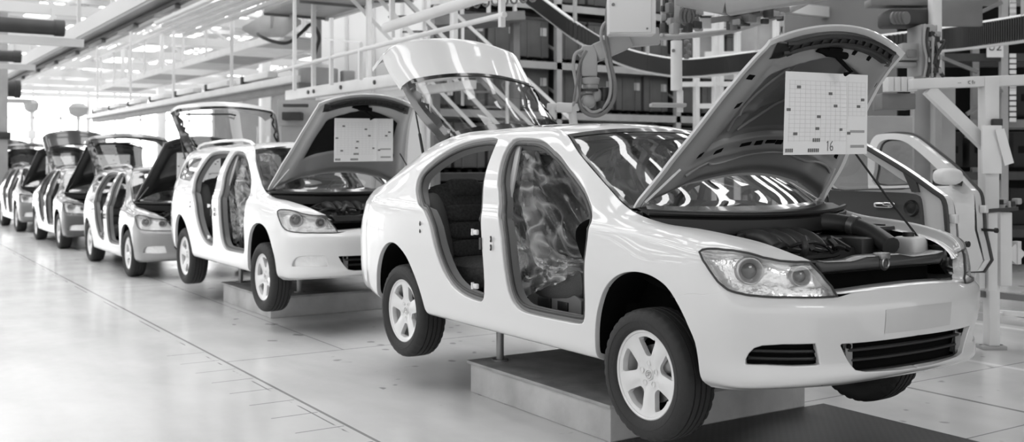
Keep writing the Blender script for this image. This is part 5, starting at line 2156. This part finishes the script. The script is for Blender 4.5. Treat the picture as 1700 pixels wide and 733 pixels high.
# dark round ducts that end at the rail
for i, (px, py, d, rr, where) in enumerate(((104, 47, 16, .115, 'highest'), (33, 94, 22, .12, 'middle'), (32, 148, 28, .22, 'lowest'))):
    e = at(px, py, d)
    b = MB()
    b.cyl(e, e + Vector((0, -7, 0)), rr, 0, 18)
    b.cyl(e + Vector((0, .02, 0)), e + Vector((0, -.12, 0)), rr * 1.12, 0, 18)
    b.bar(e + Vector((0, -1, rr)), Vector((e.x, e.y - 1, 5.3)), .04, .04, 1)
    b.bar(e + Vector((0, .3, -rr - .10)), e + Vector((0, -7, -rr - .10)), .10, .12, 1)
    tag(b.build('heater_tube', [DS, MBEAM]), 'dark round heater tube over a light beam at the left edge, %s of three' % where, 'heater tube', 'heater tubes at the left edge')

# ------------------------------------------------------------------ overhead walkway with panels
yw = 3.1
wk = empty('overhead_walkway', (-20, yw, 0), 'pale overhead walkway of square underside panels receding to the left', 'walkway')
zw = along_x(.285, yw)
xs = [x_at(px, yw) for px in (160, 470)]
b = MB()
for dy in (-.02, 1.3):
    b.bar((xs[0] + 20, dy, zw), (xs[1] + 20, dy, zw), .08, .14, 0)
b.bar((xs[0] + 20, -.05, zw + 1.0), (xs[1] + 20, -.05, zw + 1.0), .06, .06, 0)
b.build('side_beam', WS, wk)
nx = int((xs[1] - xs[0]) / 1.9)
for k in range(nx):
    x = xs[0] + 20 + (k + .5) * (xs[1] - xs[0]) / nx
    b = MB()
    b.box((x, .64, zw - .02), ((xs[1] - xs[0]) / nx - .08, 1.22, .04), 0)
    b.build('underside_panel', [MS, GS, WS][(k * 2) % 3], wk)
    b = MB()
    b.bar((x, -.05, zw), (x, -.05, zw + 1.0), .05, .05, 0)
    b.build('post', WS, wk)
for x in (xs[0] + 21, xs[0] + 26, xs[1] + 19.4):
    b = MB()
    b.bar((x, .64, zw), (x, .64, 5.3), .10, .10, 0)
    b.build('hanger_rod', WS, wk)
# wide light fixture, nearer and higher, with a corner at the top of the picture
b = MB()
yf = 2.9
zf = along_x(.2956, yf)
xe = at_y(549, 28, yf).x
b.box((xe + 1.7, yf - .55, zf + .05), (3.8, 1.1, .08), 1, bevel=.01)
b.bar((xe - .2, yf, zf), (xe + 3.6, yf, zf), .06, .10, 0)
for k in range(3):
    b.bar((xe - .2 + 1.6 * k, yf - 1.1, zf), (xe - .2 + 1.6 * k, yf, zf), .04, .06, 2)
for k in range(5):
    b.bar((xe - 4.6, yf - 1.2 - .14 * k, zf + .08 + .05 * k), (xe + 3.6, yf - 1.2 - .14 * k, zf + .08 + .05 * k), .10, .06, 0)
for x in (xe + .5, xe + 3):
    b.bar((x, yf - .5, zf), (x, yf - .5, 5.3), .08, .08, 0)
tag(b.build('ceiling_cable_tray', [WS, GS, MS]), 'ribbed white cable tray with grey underside panels at the top left of centre', 'cable tray')
b = MB()
yg = 3.4
zg = along_x(.285, yg)
pa = [at(402, 50, 18.5), at(462, 16, 17.8), at(500, 40, 17.2), at(470, 62, 17.6), at(424, 62, 18.2)]
cm = sum(pa, Vector()) / 5
b.add([p for p in pa] + [p + Vector((0, 0, .06)) for p in pa], [(4, 3, 2, 1, 0), (5, 6, 7, 8, 9)] + [(i, (i + 1) % 5, 5 + (i + 1) % 5, 5 + i) for i in range(5)], 0, smooth=False)
b.bar(cm, Vector((cm.x, cm.y, 5.3)), .06, .06, 0)
canopy = tag(b.build('ceiling_canopy_panel', GS), 'small grey canopy panel hanging left of the cable tray corner', 'canopy panel')
b = MB()
b.tube(smooth_path([at(*p) for p in ((428, 56, 18), (432, 60, 16.6), (455, 69, 16.4), (480, 70, 16.4), (505, 50, 16.9))], 6), .028, 0, 8)
b.build('hanging_cable', DS, canopy)
# grey machine box below the cables
mb_ = empty('machine_box', at(528, 143, 17.9), 'grey machine box with a round lid and cables, above the second car', 'machine')
o_ = Vector(mb_.location)
q = lambda px, py, d=17.9: at(px, py, d) - o_
b = MB()
b.lathe([(0, .0), (0, .34), (.29, .34), (.30, .33), (.30, .0)], axis='z', seg=28)
b.build('box_body', GS, mb_)
b = MB()
b.lathe([(.285, .26), (.36, .24), (.40, .12), (.41, 0)], axis='z', seg=24)
b.build('lid', WS, mb_)
b = MB()
b.lathe([(-.06, .0), (-.06, .33), (.01, .33), (.01, .0)], axis='z', seg=28)
b.build('base_ring', DS, mb_)
b = MB()
b.box(q(577, 127), (.16, .22, .20), bevel=.02)
b.build('motor', GS, mb_)
b = MB()
b.bar((0, 0, .4), (0, 0, 5.3 - o_.z), .09, .09)
b.build('hanger_rod', GS, mb_)
b = MB()
b.tube(smooth_path([q(505, 50, 17.2), q(515, 41, 17.4), q(524, 47, 17.6), q(530, 63, 17.7), q(525, 81, 17.8), q(518, 104, 17.8)], 6), .032, 0, 8)
b.build('cable', DS, mb_)

# ------------------------------------------------------------------ coiled hose at the top
b = MB()
cp = []
for i in range(9 * 14):
    f = i / 14.0
    px = 752 + 15.5 * f
    py = 6 - 1.6 * f
    a = 2 * PI * f
    c = at(px, py, 10.5)
    cp.append(c + Vector((0, 0, 1)) * (.062 * math.cos(a)) + fr * (.055 * math.sin(a)) + Vector((-CC, SS, 0)) * .03 * math.sin(a))
b.tube(cp, .011, 0, 6)
s0, s1 = at(745, -3, 10.5), at(890, -18, 10.5)
b.tube([s0 + Vector((0, 0, .02)), s1 + Vector((0, 0, .02))], .006, 0, 6)
tag(b.build('hanging_coil_hose', MS), 'grey coiled air hose hanging in loops at the top edge', 'hose')

# ------------------------------------------------------------------ handling arm with control box
D = 8.6
arm = empty('handling_arm', at(1050, 20, D), 'suspended grey handling arm with gripper head and looping hoses over the roof', 'handling arm')
ao = Vector(arm.location)
A = lambda px, py, d=D: at(px, py, d) - ao
UPV = (-CC, SS, 0)
b = MB()
b.bar(A(1040, 66, D + .1), A(985, 90, D), .15, .16, 0, UPV, .015)
b.bar(A(1094, 60, D + .1), A(1030, 66, D + .1), .14, .10, 0, UPV, .012)
b.build('boom', GS, arm)
b = MB()
b.bar(A(978, 76), A(978, 128), .13, .13, 0, UPV, .02)
b.bar(A(978, 78), A(966, 96), .10, .08, 0, UPV, .02)
b.lathe([(0, .0), (0, .07), (.05, .08), (.06, .055), (.12, .055)], c=A(980, 140), axis='z', seg=18)
b.build('wrist_column', GS, arm)
b = MB()
b.rbox(A(980, 143), (.11, .11, .07), .6)
b.rbox(A(977, 168), (.12, .12, .12), .9)
b.rbox(A(990, 158), (.07, .08, .11), .7)
b.box(A(975, 153), (.09, .09, .03), 0, bevel=.01)
b.build('gripper_head', [GS], arm)
b = MB()
b.box(A(1002, 157, D + .05), (.13, .10, .12), 0, bevel=.012)
b.box(A(1000, 175, D), (.08, .08, .08), 0, bevel=.012)
b.lathe([(0, 0), (0, .075), (.02, .075), (.02, 0)], c=A(979, 152), axis='z', seg=18)
b.lathe([(0, 0), (0, .06), (.02, .06), (.02, 0)], c=A(979, 132), axis='z', seg=18)
b.build('gripper_motor', DS, arm)
b = MB()
b.bar(A(908, 177), A(962, 178), .06, .05, 0, UPV, .01)
b.bar(A(924, 178, D - .02), A(950, 179, D - .02), .08, .07, 0, UPV, .01)
b.bar(A(962, 178), A(976, 172), .05, .05, 0, UPV, .01)
b.cyl(A(950, 182), A(952, 205), .035, 0, 12)
b.cyl(A(917, 178), A(917, 198), .03, 0, 12)
b.build('fork', [WS], arm)
for pts, rr, m in (([(1012, -8), (1008, 20), (1007, 60), (1014, 105), (1021, 140), (1018, 168), (1003, 187), (985, 192), (968, 183), (961, 162), (964, 130), (968, 95), (975, 78)], .017, MS),
                   ([(1020, 30), (1003, 40), (998, 60), (1004, 90), (1013, 130), (1012, 160), (1000, 180), (983, 186), (970, 176)], .014, GS),
                   ([(968, 82), (955, 90), (952, 110), (956, 135), (958, 160), (950, 175)], .014, GS),
                   ([(974, 84), (962, 108), (957, 140), (953, 168)], .012, MS)):
    b = MB()
    b.tube(smooth_path([A(px, py, D - .06 + .004 * i) for i, (px, py) in enumerate(pts)], 6), rr, 0, 10)
    b.build('hose', m, arm)
b = MB()
b.bar(A(1060, 58, D + .15), A(1060, -40, D + .15), .10, .10)
t = A(1060, -40, D + .15)
b.bar(t, Vector((t.x, t.y, 5.3 - ao.z)), .12, .12)
b.build('suspension_mast', GS, arm)
cb = empty('control_cabinet', at(1050, 52, D - .34), 'white control cabinet with a door knob hanging beside the handling arm', 'cabinet')
cb.rotation_euler = (0, 0, math.atan2(CC, SS))
b = MB()
b.box((0, .10, .24), (.375, .20, .52), bevel=.012)
b.build('cabinet_body', WS, cb)
b = MB()
b.box((-.02, -.008, .24), (.335, .016, .50), bevel=.006)
b.cyl((-.155, -.016, .21), (-.155, -.026, .21), .013, 1, 12)
b.cyl((.115, -.016, .02), (.115, -.026, .02), .008, 1, 12)
b.build('cabinet_door', [MT['white_plastic'], MS], cb)

# second hanging tool: white cylinder with a plate
D2 = 10.5
tl = empty('hanging_tool', at(1124, 66, D2), 'white cylinder tool with a flat foot plate hanging in front of the curved belt', 'hanging tool')
to = Vector(tl.location)
T2 = lambda px, py, d=D2: at(px, py, d) - to
b = MB()
b.cyl(T2(1123, 68), T2(1123, 150), .058, 0, 20)
b.cyl(T2(1123, 60), T2(1123, 68), .04, 1, 16)
b.cyl(T2(1118, 84, D2 - .06), T2(1118, 84, D2 - .066), .018, 1, 12)
b.build('cylinder', [WS, MS], tl)
b = MB()
b.cyl(T2(1129, 150), T2(1129, 186), .032, 0, 14)
b.build('piston_rod', WS, tl)
b = MB()
b.bar(T2(1080, 174), T2(1137, 175), .22, .035, 0, (0, 0, 1), .006)
b.build('foot_plate', GS, tl)
b = MB()
t = T2(1123, 60)
b.bar(t, Vector((t.x, t.y, 5.3 - to.z)), .05, .05)
for k in range(5):
    b.rbox(T2(1140 + 3 * (k % 2), 70 + 6 * k), (.05, .05, .05), .6)
b.build('hanger_rod', MS, tl)

# curved pipe and the big cornered beam at the top right
b = MB()
b.tube(smooth_path([at(*p) for p in ((1000, 64, 10.2), (1090, 62, 10.1), (1150, 58, 10), (1210, 51, 10), (1272, 33, 9.9), (1330, 8, 9.8), (1370, -14, 9.8))], 6), .030, 0, 10)
for px, py in ((1100, 61), (1330, 8)):
    p = at(px, py, 10.05 if px < 1200 else 9.8)
    b.bar(p, Vector((p.x, p.y, 5.3)), .03, .03)
tag(b.build('curved_pipe_rail', GS), 'grey curved pipe rail passing under the big beam at the top', 'pipe rail')
b = MB()
pts = [at(1128, -2, 8.8), at(1207, 13, 8.6), at(1440, -26, 8.2)]
b.bar(pts[0], pts[1], .16, .12, 0, (0, 0, 1), .01)
b.bar(pts[1], pts[2], .16, .12, 0, (0, 0, 1), .01)
b.box(at(1110, -22, 8.9), (.10, .10, .10), 0)
for p in (pts[1], at(1400, -20, 8.3)):
    b.bar(p, Vector((p.x, p.y, 5.3)), .08, .08, 0)
tag(b.build('overhead_beam_rail', GS), 'big light grey overhead beam with a corner at the top right of centre', 'overhead beam')
b = MB()
rnd = random.Random(11)
for k in range(30):
    px, py = rnd.uniform(1100, 1160), rnd.uniform(2, 48)
    b.box(at(px, py, 9.2 + rnd.uniform(-.1, .2)), (rnd.uniform(.03, .09), rnd.uniform(.03, .09), rnd.uniform(.03, .10)), k % 3, bevel=.008)
for k in range(3):
    b.tube([at(1138 + 8 * math.cos(a) + 6 * k, 26 + 15 * math.sin(a) + 2 * k, 9.1) for a in np.linspace(0, 2 * PI, 20)], .014, 1, 6)
b.bar(at(1130, 48, 9.2), Vector((at(1130, 48, 9.2).x, at(1130, 48, 9.2).y, 5.3)), .08, .08, 0)
tag(b.build('hoist_trolley_mount', [GS, MS, DS]), 'cluttered grey hoist trolley with hose rings right of the control cabinet', 'hoist trolley')
b = MB()
for k in range(34):
    px = rnd.uniform(1195, 1300)
    py = rnd.uniform(20, 48) - (px - 1200) * .16
    b.box(at(px, py, 9.5 + rnd.uniform(-.1, .2)), (rnd.uniform(.03, .12), rnd.uniform(.03, .12), rnd.uniform(.03, .09)), rnd.choice([1, 2, 2, 0]), bevel=.008)
b.bar(at(1180, 34, 9.5), at(1310, 16, 9.5), .05, .05, 1)
b.bar(at(1287, 24, 9.5), Vector((at(1287, 24, 9.5).x, at(1287, 24, 9.5).y, 5.3)), .05, .05, 1)
tag(b.build('hanging_tool_cluster', [GS, MS, DS]), 'dark cluster of tools hanging below the big beam\'s corner', 'tools')

# white equipment frame behind the belt
D3 = 18.2
ef = empty('equipment_frame', at(1220, 268, D3) * 1, 'white upright frame with grey panels behind the curved belt', 'frame')
ef.location.z = 0
eo = Vector(ef.location)
E3 = lambda px, py, d=D3: at(px, py, d) - eo
for px in (1156, 1187, 1196, 1224, 1288):
    b = MB()
    b.bar(E3(px, 5), Vector((E3(px, 5).x, E3(px, 5).y, 0)), .085, .085)
    b.build('upright', WS, ef)
for y0, x0, x1 in ((90, 1170, 1290), (52, 1156, 1230), (140, 1130, 1290), (176, 1156, 1290), (22, 1156, 1290)):
    b = MB()
    b.bar(E3(x0, y0), E3(x1, y0 - 1), .07, .085)
    b.build('crossbar', WS, ef)
b = MB()
b.bar(E3(1255, 16, D3 + .15), E3(1255, 100, D3 + .15), .02, .62, 0, fr)
b.build('panel', GS, ef)
b = MB()
b.bar(E3(1171, 30, D3 + .2), E3(1171, 100, D3 + .2), .02, .22, 0, fr)
b.build('panel', GS, ef)

# ------------------------------------------------------------------ right side: column, cabinet, boards
D4 = 9.6
cl = empty('machine_column', at(1550, 268, D4) * 1, 'grey machine column with motor and cables right of the raised hood', 'machine')
cl.location.z = 0
co = Vector(cl.location)
K = lambda px, py, d=D4: at(px, py, d) - co
def kbox(nm, px0, py0, px1, py1, dep, m, d=D4, bev=.01):
    b = MB()
    c = K((px0 + px1) / 2, (py0 + py1) / 2, d + dep / 2)
    s = (d + dep / 2) / FPX
    b.box(c, ((px1 - px0) * s, dep, (py1 - py0) * s), 0, Matrix.Rotation(math.atan2(CC, SS), 3, 'Z'), bev)
    return b.build(nm, m, cl)
kbox('column', 1544, -30, 1560, 132, .12, WS)
kbox('cabinet', 1517, 44, 1545, 128, .35, GS)
kbox('cabinet', 1488, 74, 1520, 102, .30, GS, D4 + .05)
kbox('louvre', 1506, 82, 1522, 96, .02, MS, D4 + .0)
kbox('motor', 1466, 18, 1541, 45, .35, DS, D4 + .1, .03)
b = MB()
for k in range(4):
    b.lathe([(0, .0), (0, .06), (.02, .06), (.02, 0)], c=K(1484 + 6 * k, 30, D4 + .05), axis='x', seg=16)
b.build('motor_fins', MS, cl)
kbox('beam', 1440, 0, 1545, 12, .20, MS, D4 + .2)
kbox('crossbeam', 1440, 104, 1550, 112, .15, GS, D4 + .1)
kbox('back_panel', 1516, 128, 1585, 300, .05, GS, D4 + .5)
kbox('back_panel', 1560, 0, 1630, 44, .05, MS, D4 + .9)
rnd = random.Random(4)
for k in range(6):
    b = MB()
    x0 = 1536 + 5 * k
    b.tube(smooth_path([K(x0, 40 + 6 * k, D4 - .05), K(x0 + rnd.uniform(-5, 8), 70, D4 - .08), K(x0 - rnd.uniform(-4, 10), 100, D4 - .06), K(x0 + rnd.uniform(-8, 8), 128, D4 - .03)], 6), .012 + .004 * (k % 2), 0, 6)
    b.build('cable', DS if k % 3 else GS, cl)
b = MB()
for k in range(14):
    b.box(K(rnd.uniform(1535, 1560), rnd.uniform(50, 128), D4 - .05), (.04, .05, .05), k % 2, bevel=.006)
b.build('valve_block', [DS, GS], cl)
kbox('post', 1548, 132, 1560, 520, .12, GS, D4 + .3)
b = MB()
for k in range(4):
    b.box(K(1476 + 11 * k, 140, D4 - .2), (.055, .10, .13), 0, Matrix.Rotation(math.atan2(CC, SS), 3, 'Z'), .006)
b.bar(K(1468, 143, D4 - .12), K(1520, 142, D4 - .12), .08, .10)
b.build('white_valve_row', WS, cl)
kbox('shadow_panel', 1456, 156, 1512, 182, .25, MS, D4 - .1)  # grey panel below the valve row, its shadow put into the colour
# light board behind the doors
b = MB()
p0, p1 = at(1380, 182, 11.2), at(1530, 180, 11.2)
b.bar(Vector((p0.x, p0.y, 1.02)), Vector((p1.x, p1.y, 1.02)), .05, 2.04, 0, bevel=.008)
tag(b.build('display_board', GS), 'plain light grey board standing behind the two hanging doors', 'board')

# ------------------------------------------------------------------ white gantry post on the right
DG = 8.63
gp = empty('gantry_post', at_z(1645, 578, 0), 'white steel gantry post with arm, brace and channel bundle right of the car', 'gantry post')
go = Vector(gp.location)
Gp = lambda px, py, d=DG: at(px, py, d) - go
RZ = Matrix.Rotation(math.atan2(CC, SS), 3, 'Z')
def gbox(nm, px0, py0, px1, py1, dep, m, d=DG, bev=.008):
    b = MB()
    c = Gp((px0 + px1) / 2, (py0 + py1) / 2, d)
    s = d / FPX
    b.box(c, ((px1 - px0) * s, dep, (py1 - py0) * s), 0, RZ, bev)
    return b.build(nm, m, gp)
gbox('upright', 1629, 128, 1653, 345, .14, WS)
gbox('leg', 1637, 470, 1655, 572, .12, WS)
b = MB()
b.box(Gp(1645, 575), (.20, .16, .03), 0, RZ, .004)
for sx in (-1, 1):
    b.cyl(Gp(1645 + sx * 17, 577), Gp(1645 + sx * 17, 571), .014, 1, 10)
b.build('foot_plate', [GS, MS], gp)
for x0, x1, y0, y1, d in ((1622, 1633, 350, 478, DG - .10), (1637, 1653, 346, 482, DG - .14), (1657, 1677, 352, 474, DG - .08), (1628, 1672, 352, 470, DG + .06)):
    gbox('channel', x0, y0, x1, y1, .08, WS, d)
b = MB()
b.bar(Gp(1512, 140), Gp(1725, 132), .12, .085, 0, (0, 0, 1), .006)
b.build('arm', WS, gp)
b = MB()
b.bar(Gp(1541, 148), Gp(1640, 245), .10, .085, 0, UPV, .006)
b.build('brace', WS, gp)
b = MB()
b.bar(Gp(1612, 352, DG - .2), Gp(1690, 346, DG - .2), .02, .03)
b.bar(Gp(1620, 350, DG - .2), Gp(1620, 378, DG - .2), .05, .09)
b.build('stop_bar', DS, gp)
b = MB()
b.bar(Gp(1600, 412, DG), Gp(1625, 432, DG), .05, .12, 0)
b.bar(Gp(1676, 430, DG), Gp(1692, 412, DG), .05, .12, 0)
b.bar(Gp(1688, 400, DG), Gp(1688, 438, DG), .05, .05, 0)
b.build_each('side_bracket', WS, gp)
b = MB()
b.bar(Gp(1618, 486, DG + .05), Gp(1720, 496, DG + .05), .10, .05)
b.build('lower_rail', MS, gp)
gbox('document_box', 1630, 208, 1662, 288, .03, MT['paper'], DG - .12, .004)
b = MB()
p0, p1, p2, p3 = (Gp(*q, DG - .16) for q in ((1652, 215), (1667, 213), (1683, 270), (1668, 275)))
n_ = Vector((CC, -SS, 0)) * .004
b.add([p0, p1, p2, p3, p0 + n_, p1 + n_, p2 + n_, p3 + n_], [(0, 1, 2, 3), (7, 6, 5, 4), (0, 4, 5, 1), (1, 5, 6, 2), (2, 6, 7, 3), (3, 7, 4, 0)], smooth=False)
b.build('hanging_paper', MT['paper'], gp)
b = MB()
b.box(Gp(1655, 203, DG - .1), (.08, .05, .06), 0, RZ, .008)
rnd = random.Random(8)
for k in range(8):
    b.box(Gp(1662 + rnd.uniform(0, 26), 338 + rnd.uniform(-8, 10), DG - .05), (.06, .06, .05), k % 2, None, .01)
b.build_each('clamp', [DS, GS], gp)
gm = MB()
gm.bar(Gp(1590, 137.6, DG - .065), Gp(1596, 137.4, DG - .065), .002, .004, 0)
# small stencilled mark on the arm
for a, c in (((1611, 134), (1608, 135)), ((1608, 135), (1608, 138)), ((1608, 138), (1611, 139)), ((1614, 134), (1616, 134)), ((1615, 134), (1615, 139)), ((1618, 135), (1618, 139))):
    gm.bar(Gp(*a, DG - .065), Gp(*c, DG - .065), .002, .006, 0)
gm.build('stencil_mark', MS, gp)
# low white barrier beyond the post
b = MB()
for y in (518, 533):
    b.bar(at(1655, y, 10.6), at(1760, y + 8, 10.0), .05, .05)
for px in (1660, 1745):
    p = at(px, 518, 10.5)
    b.bar(p, Vector((p.x, p.y, 0)), .05, .05)
tag(b.build('guard_rail', WS), 'low white guard rail near the floor behind the gantry post', 'guard rail')

# ------------------------------------------------------------------ two front doors hanging on a trolley beyond the car
def make_door(y, xf, label, dz=0.0, mirror_on=True, turn=False):
    "left front door, inside face towards the camera; xf is the hinge edge"
    def fin(mb, *k):
        if turn:
            mb.v = [(x, -yy, z) for x, yy, z in mb.v]
            mb.f = [f[::-1] for f in mb.f]
        return mb.build(*k)
    r = empty('door_assembly', (xf, y, .324 + dz), label, 'car door', 'car doors hung beside the line')
    out = [(0, .30), (0, .62), (-.01, .78), (-.03, .90), (-.10, .96), (-.28, 1.095), (-.45, 1.20), (-.62, 1.30), (-.74, 1.36), (-.86, 1.385), (-1.02, 1.385), (-1.10, 1.36), (-1.12, 1.26), (-1.08, 1.10), (-1.02, .94), (-.95, .70), (-.92, .50), (-.88, .36), (-.80, .30)]
    win = [(-.26, .975), (-.34, 1.045), (-.50, 1.155), (-.66, 1.255), (-.78, 1.315), (-.90, 1.335), (-1.00, 1.325), (-1.04, 1.26), (-1.00, 1.08), (-.955, .95), (-.60, .955)]
    out = spline2(out, 3)
    win = spline2(win, 3)
    def lean(z):
        return 0 if z < .92 else -(z - .92) * .42
    def plate(mb, outer, holes, y0, mi, flip):
        pts, edges = [], []
        for L in [outer] + holes:
            k = len(pts)
            pts += L
            edges += [(k + i, k + (i + 1) % len(L)) for i in range(len(L))]
        for x in np.arange(-1.1, 0, .06):
            for z in np.arange(.33, 1.36, .06):
                pts.append((x, z))
        res = delaunay_2d_cdt([Vector(p) for p in pts], edges, [], 0, 1e-6)
        vv = np.array([(p[0], p[1]) for p in res[0]])
        F = np.array([f for f in res[2] if len(f) == 3])
        c = vv[F].mean(1)
        ok = in_poly(c, outer)
        for h in holes:
            ok &= ~in_poly(c, h)
        F = F[ok]
        bl = lambda x, z: .03 * math.sin(min(1, max(0, (z - .3) / .6)) * PI) * (1 if y0 > .03 else 0)
        used = np.unique(F)
        re_ = np.zeros(len(vv), int)
        re_[used] = np.arange(len(used))
        F = re_[F]
        mb.add([(x, y0 + bl(x, z) + lean(z), z) for x, z in vv[used]], F[:, ::-1] if flip else F, mi)
    def wall(mb, L, y0, y1, mi):
        n = len(L)
        mb.add([(x, y0 + lean(z), z) for x, z in L] + [(x, y1 + lean(z), z) for x, z in L], [(i, (i + 1) % n, n + (i + 1) % n, n + i) for i in range(n)], mi)
    b = MB()
    plate(b, out, [win], 0, 0, True)
    plate(b, out, [win], .09, 0, False)
    wall(b, out, 0, .09, 0)
    wall(b, win, 0, .09, 0)
    fin(b, 'door_shell', PAINT_WHITE, r)
    b = MB()
    b.tube([(x, -.004 + lean(z), z) for x, z in out], .017, 0, 8, closed=True)
    fin(b, 'door_seal', MT['seal_dark'], r)
    b = MB()
    b.tube([(x, .03 + lean(z), z) for x, z in win], .012, 0, 8, closed=True)
    fin(b, 'window_seal', MT['seal_dark'], r)
    b = MB()
    plate(b, win, [], .045, 0, False)
    fin(b, 'door_glass', MT['glass'], r)
    tp = spline2([(-.16, .36), (-.17, .60), (-.19, .86), (-.24, .935), (-.50, .945), (-.85, .945), (-.96, .93), (-.93, .72), (-.88, .50), (-.84, .38), (-.5, .34)], 3)
    b = MB()
    plate(b, tp, [], -.03, 0, True)
    wall(b, tp, -.03, 0.0, 0)
    t = fin(b, 'trim_panel', MT['door_trim'], r)
    b = MB()
    b.prism([(-.95, .715), (-.30, .665), (-.30, .72), (-.95, .775)], .03, 0, origin=(0, -.06, 0), ez=(0, 1, 0), bevel=.008)
    fin(b, 'armrest', MT['trim_light2'], t)
    b = MB()
    b.rbox((-.47, -.045, .855), (.16, .03, .04), .5)
    b.rbox((-.42, -.055, .865), (.10, .02, .025), .5)
    fin(b, 'inner_handle', MT['chrome'], t)
    b = MB()
    b.lathe([(-.045, .0), (-.04, .035), (-.05, .05), (-.03, .058)], c=(-.255, 0, .84), seg=24)
    fin(b, 'tweeter', MT['plastic'], t)
    b = MB()
    b.lathe([(-.05, .0), (-.04, .06), (-.05, .08), (-.03, .09)], c=(-.30, 0, .48), seg=24)
    fin(b, 'speaker', MT['plastic'], t)
    b = MB()
    b.prism([(-.20, .95), (-.255, .95), (-.285, 1.09), (-.20, 1.03)], .02, 0, origin=(0, -.02, 0), ez=(0, 1, 0))
    b.v = [(x, yy + lean(z), z) for x, yy, z in b.v]
    fin(b, 'mirror_triangle', MT['door_trim'], r)
    b = MB()
    for z in (.78, .42):
        b.box((.02, .03, z), (.05, .05, .06), 0, None, .008)
    b.bar((-.03, .03, .62), (.12, .03, .62), .015, .02, 1)
    b.cyl((.11, .03, .62), (.13, .03, .62), .02, 1, 10)
    if turn:
        b.v = [(x, -yy, z) for x, yy, z in b.v]
        b.f = [f[::-1] for f in b.f]
    b.build_each('door_hinge', [PAINT_WHITE, MT['plastic']], r)
    if mirror_on:
        b = MB()
        b.rbox((-.17, .21, 1.03), (.15, .27, .13), .7)
        b.v = [(x, yy, z) for x, yy, z in b.v]
        m_ = fin(b, 'door_mirror', MT['white_plastic'], r)
        b = MB()
        b.box((-.235, .20, 1.02), (.02, .20, .13), 0, None, .008)
        b.bar((-.17, .06, .97), (-.17, .14, .99), .06, .04)
        fin(b, 'mirror_glass', MT['gloss_black'], m_)
    return r
MT['door_trim'] = mat('door trim', .30, .6)
MT['trim_light2'] = mat('light armrest', .80, .5)
d1 = make_door(2.02, -.33, 'white front door nearest the car, inside face with pale armrest showing', .07, False)
d2 = make_door(3.35, -.93, 'white front door with a wing mirror, outer skin showing, behind the nearest hanging door', .08, True, True)
ty = empty('door_trolley', (-1.75, 2.70, 0), 'white trolley frame carrying the two loose doors behind the car', 'trolley')
b = MB()
for y in (-.72, .72):
    b.bar((-.55, y, .30), (.55, y, .30), .06, .06)
for x in (-.5, .5):
    b.bar((x, -.72, .30), (x, .72, .30), .06, .06)
for y, zt, x1 in ((-.635, .635, 1.15), (.60, .645, .70)):
    for x in (-.3, .5):
        b.bar((x, y, .30), (x, y, zt), .05, .05)
    b.bar((-.35, y, zt), (x1, y, zt), .10, .03)
b.build('trolley_frame', WS, ty)
for x in (-.5, .5):
    for y in (-.72, .72):
        b = MB()
        b.lathe([(-.025, 0), (-.025, .10), (.025, .10), (.025, 0)], c=(x, y, .10), seg=20)
        b.bar((x, y + .035, .10), (x, y + .035, .29), .012, .05)
        b.build('caster', DS, ty)

# ------------------------------------------------------------------ small equipment at the far left and behind the second car
b = MB()
p = at(489, 176, 14.5)
rzm = RZ
b.box(at(491, 175, 14.3), (.33, .10, .04), 1, rzm)
b.box(at(487, 193, 14.5), (.26, .3, .11), 1, rzm, .01)
b.box(at(500, 188, 14.7), (.60, .3, .36), 0, rzm, .01)
q_ = at(500, 188, 14.7)
b.bar(q_, Vector((q_.x, q_.y, 0)), .5, .25, 0, UPV)
tag(b.build('tool_cabinet', [GS, DS]), 'grey tool cabinet with dark slots between the second car\'s hood and tailgate', 'cabinet')
for i, (px, py, d, h, lb) in enumerate(((52, 178, 42, .5, 'dark round fan on a tall pole far down the hall at the left'), (130, 185, 38, .6, 'pale wide lamp on a pole far down the hall, above the fourth car'))):
    p = at(px, py, d)
    b = MB()
    b.cyl((p.x, p.y, 0), p, .06, 0, 10)
    b.lathe([(0, .0), (0, .12), (.10, h * .5), (.34, h * .6), (.50, .2), (.52, 0)], c=(p.x, p.y, p.z - .2), axis='z', seg=20, mi=1)
    b.box((p.x + .1, p.y, p.z - 1.1), (.3, .3, .35), 0, None, .03)
    tag(b.build('pole_lamp', [WS, GS]), lb, 'pole lamp')
b = MB()
p = at(4, 200, 26)
b.bar((p.x, p.y, 0), (p.x, p.y, 5.3), .22, .22, 0)
b.box((p.x, p.y, at(4, 225, 26).z), (.35, .35, .18), 1, None, .02)
tag(b.build('pillar_post', [GS, DS]), 'grey upright post at the left edge with a dark fitting', 'post')
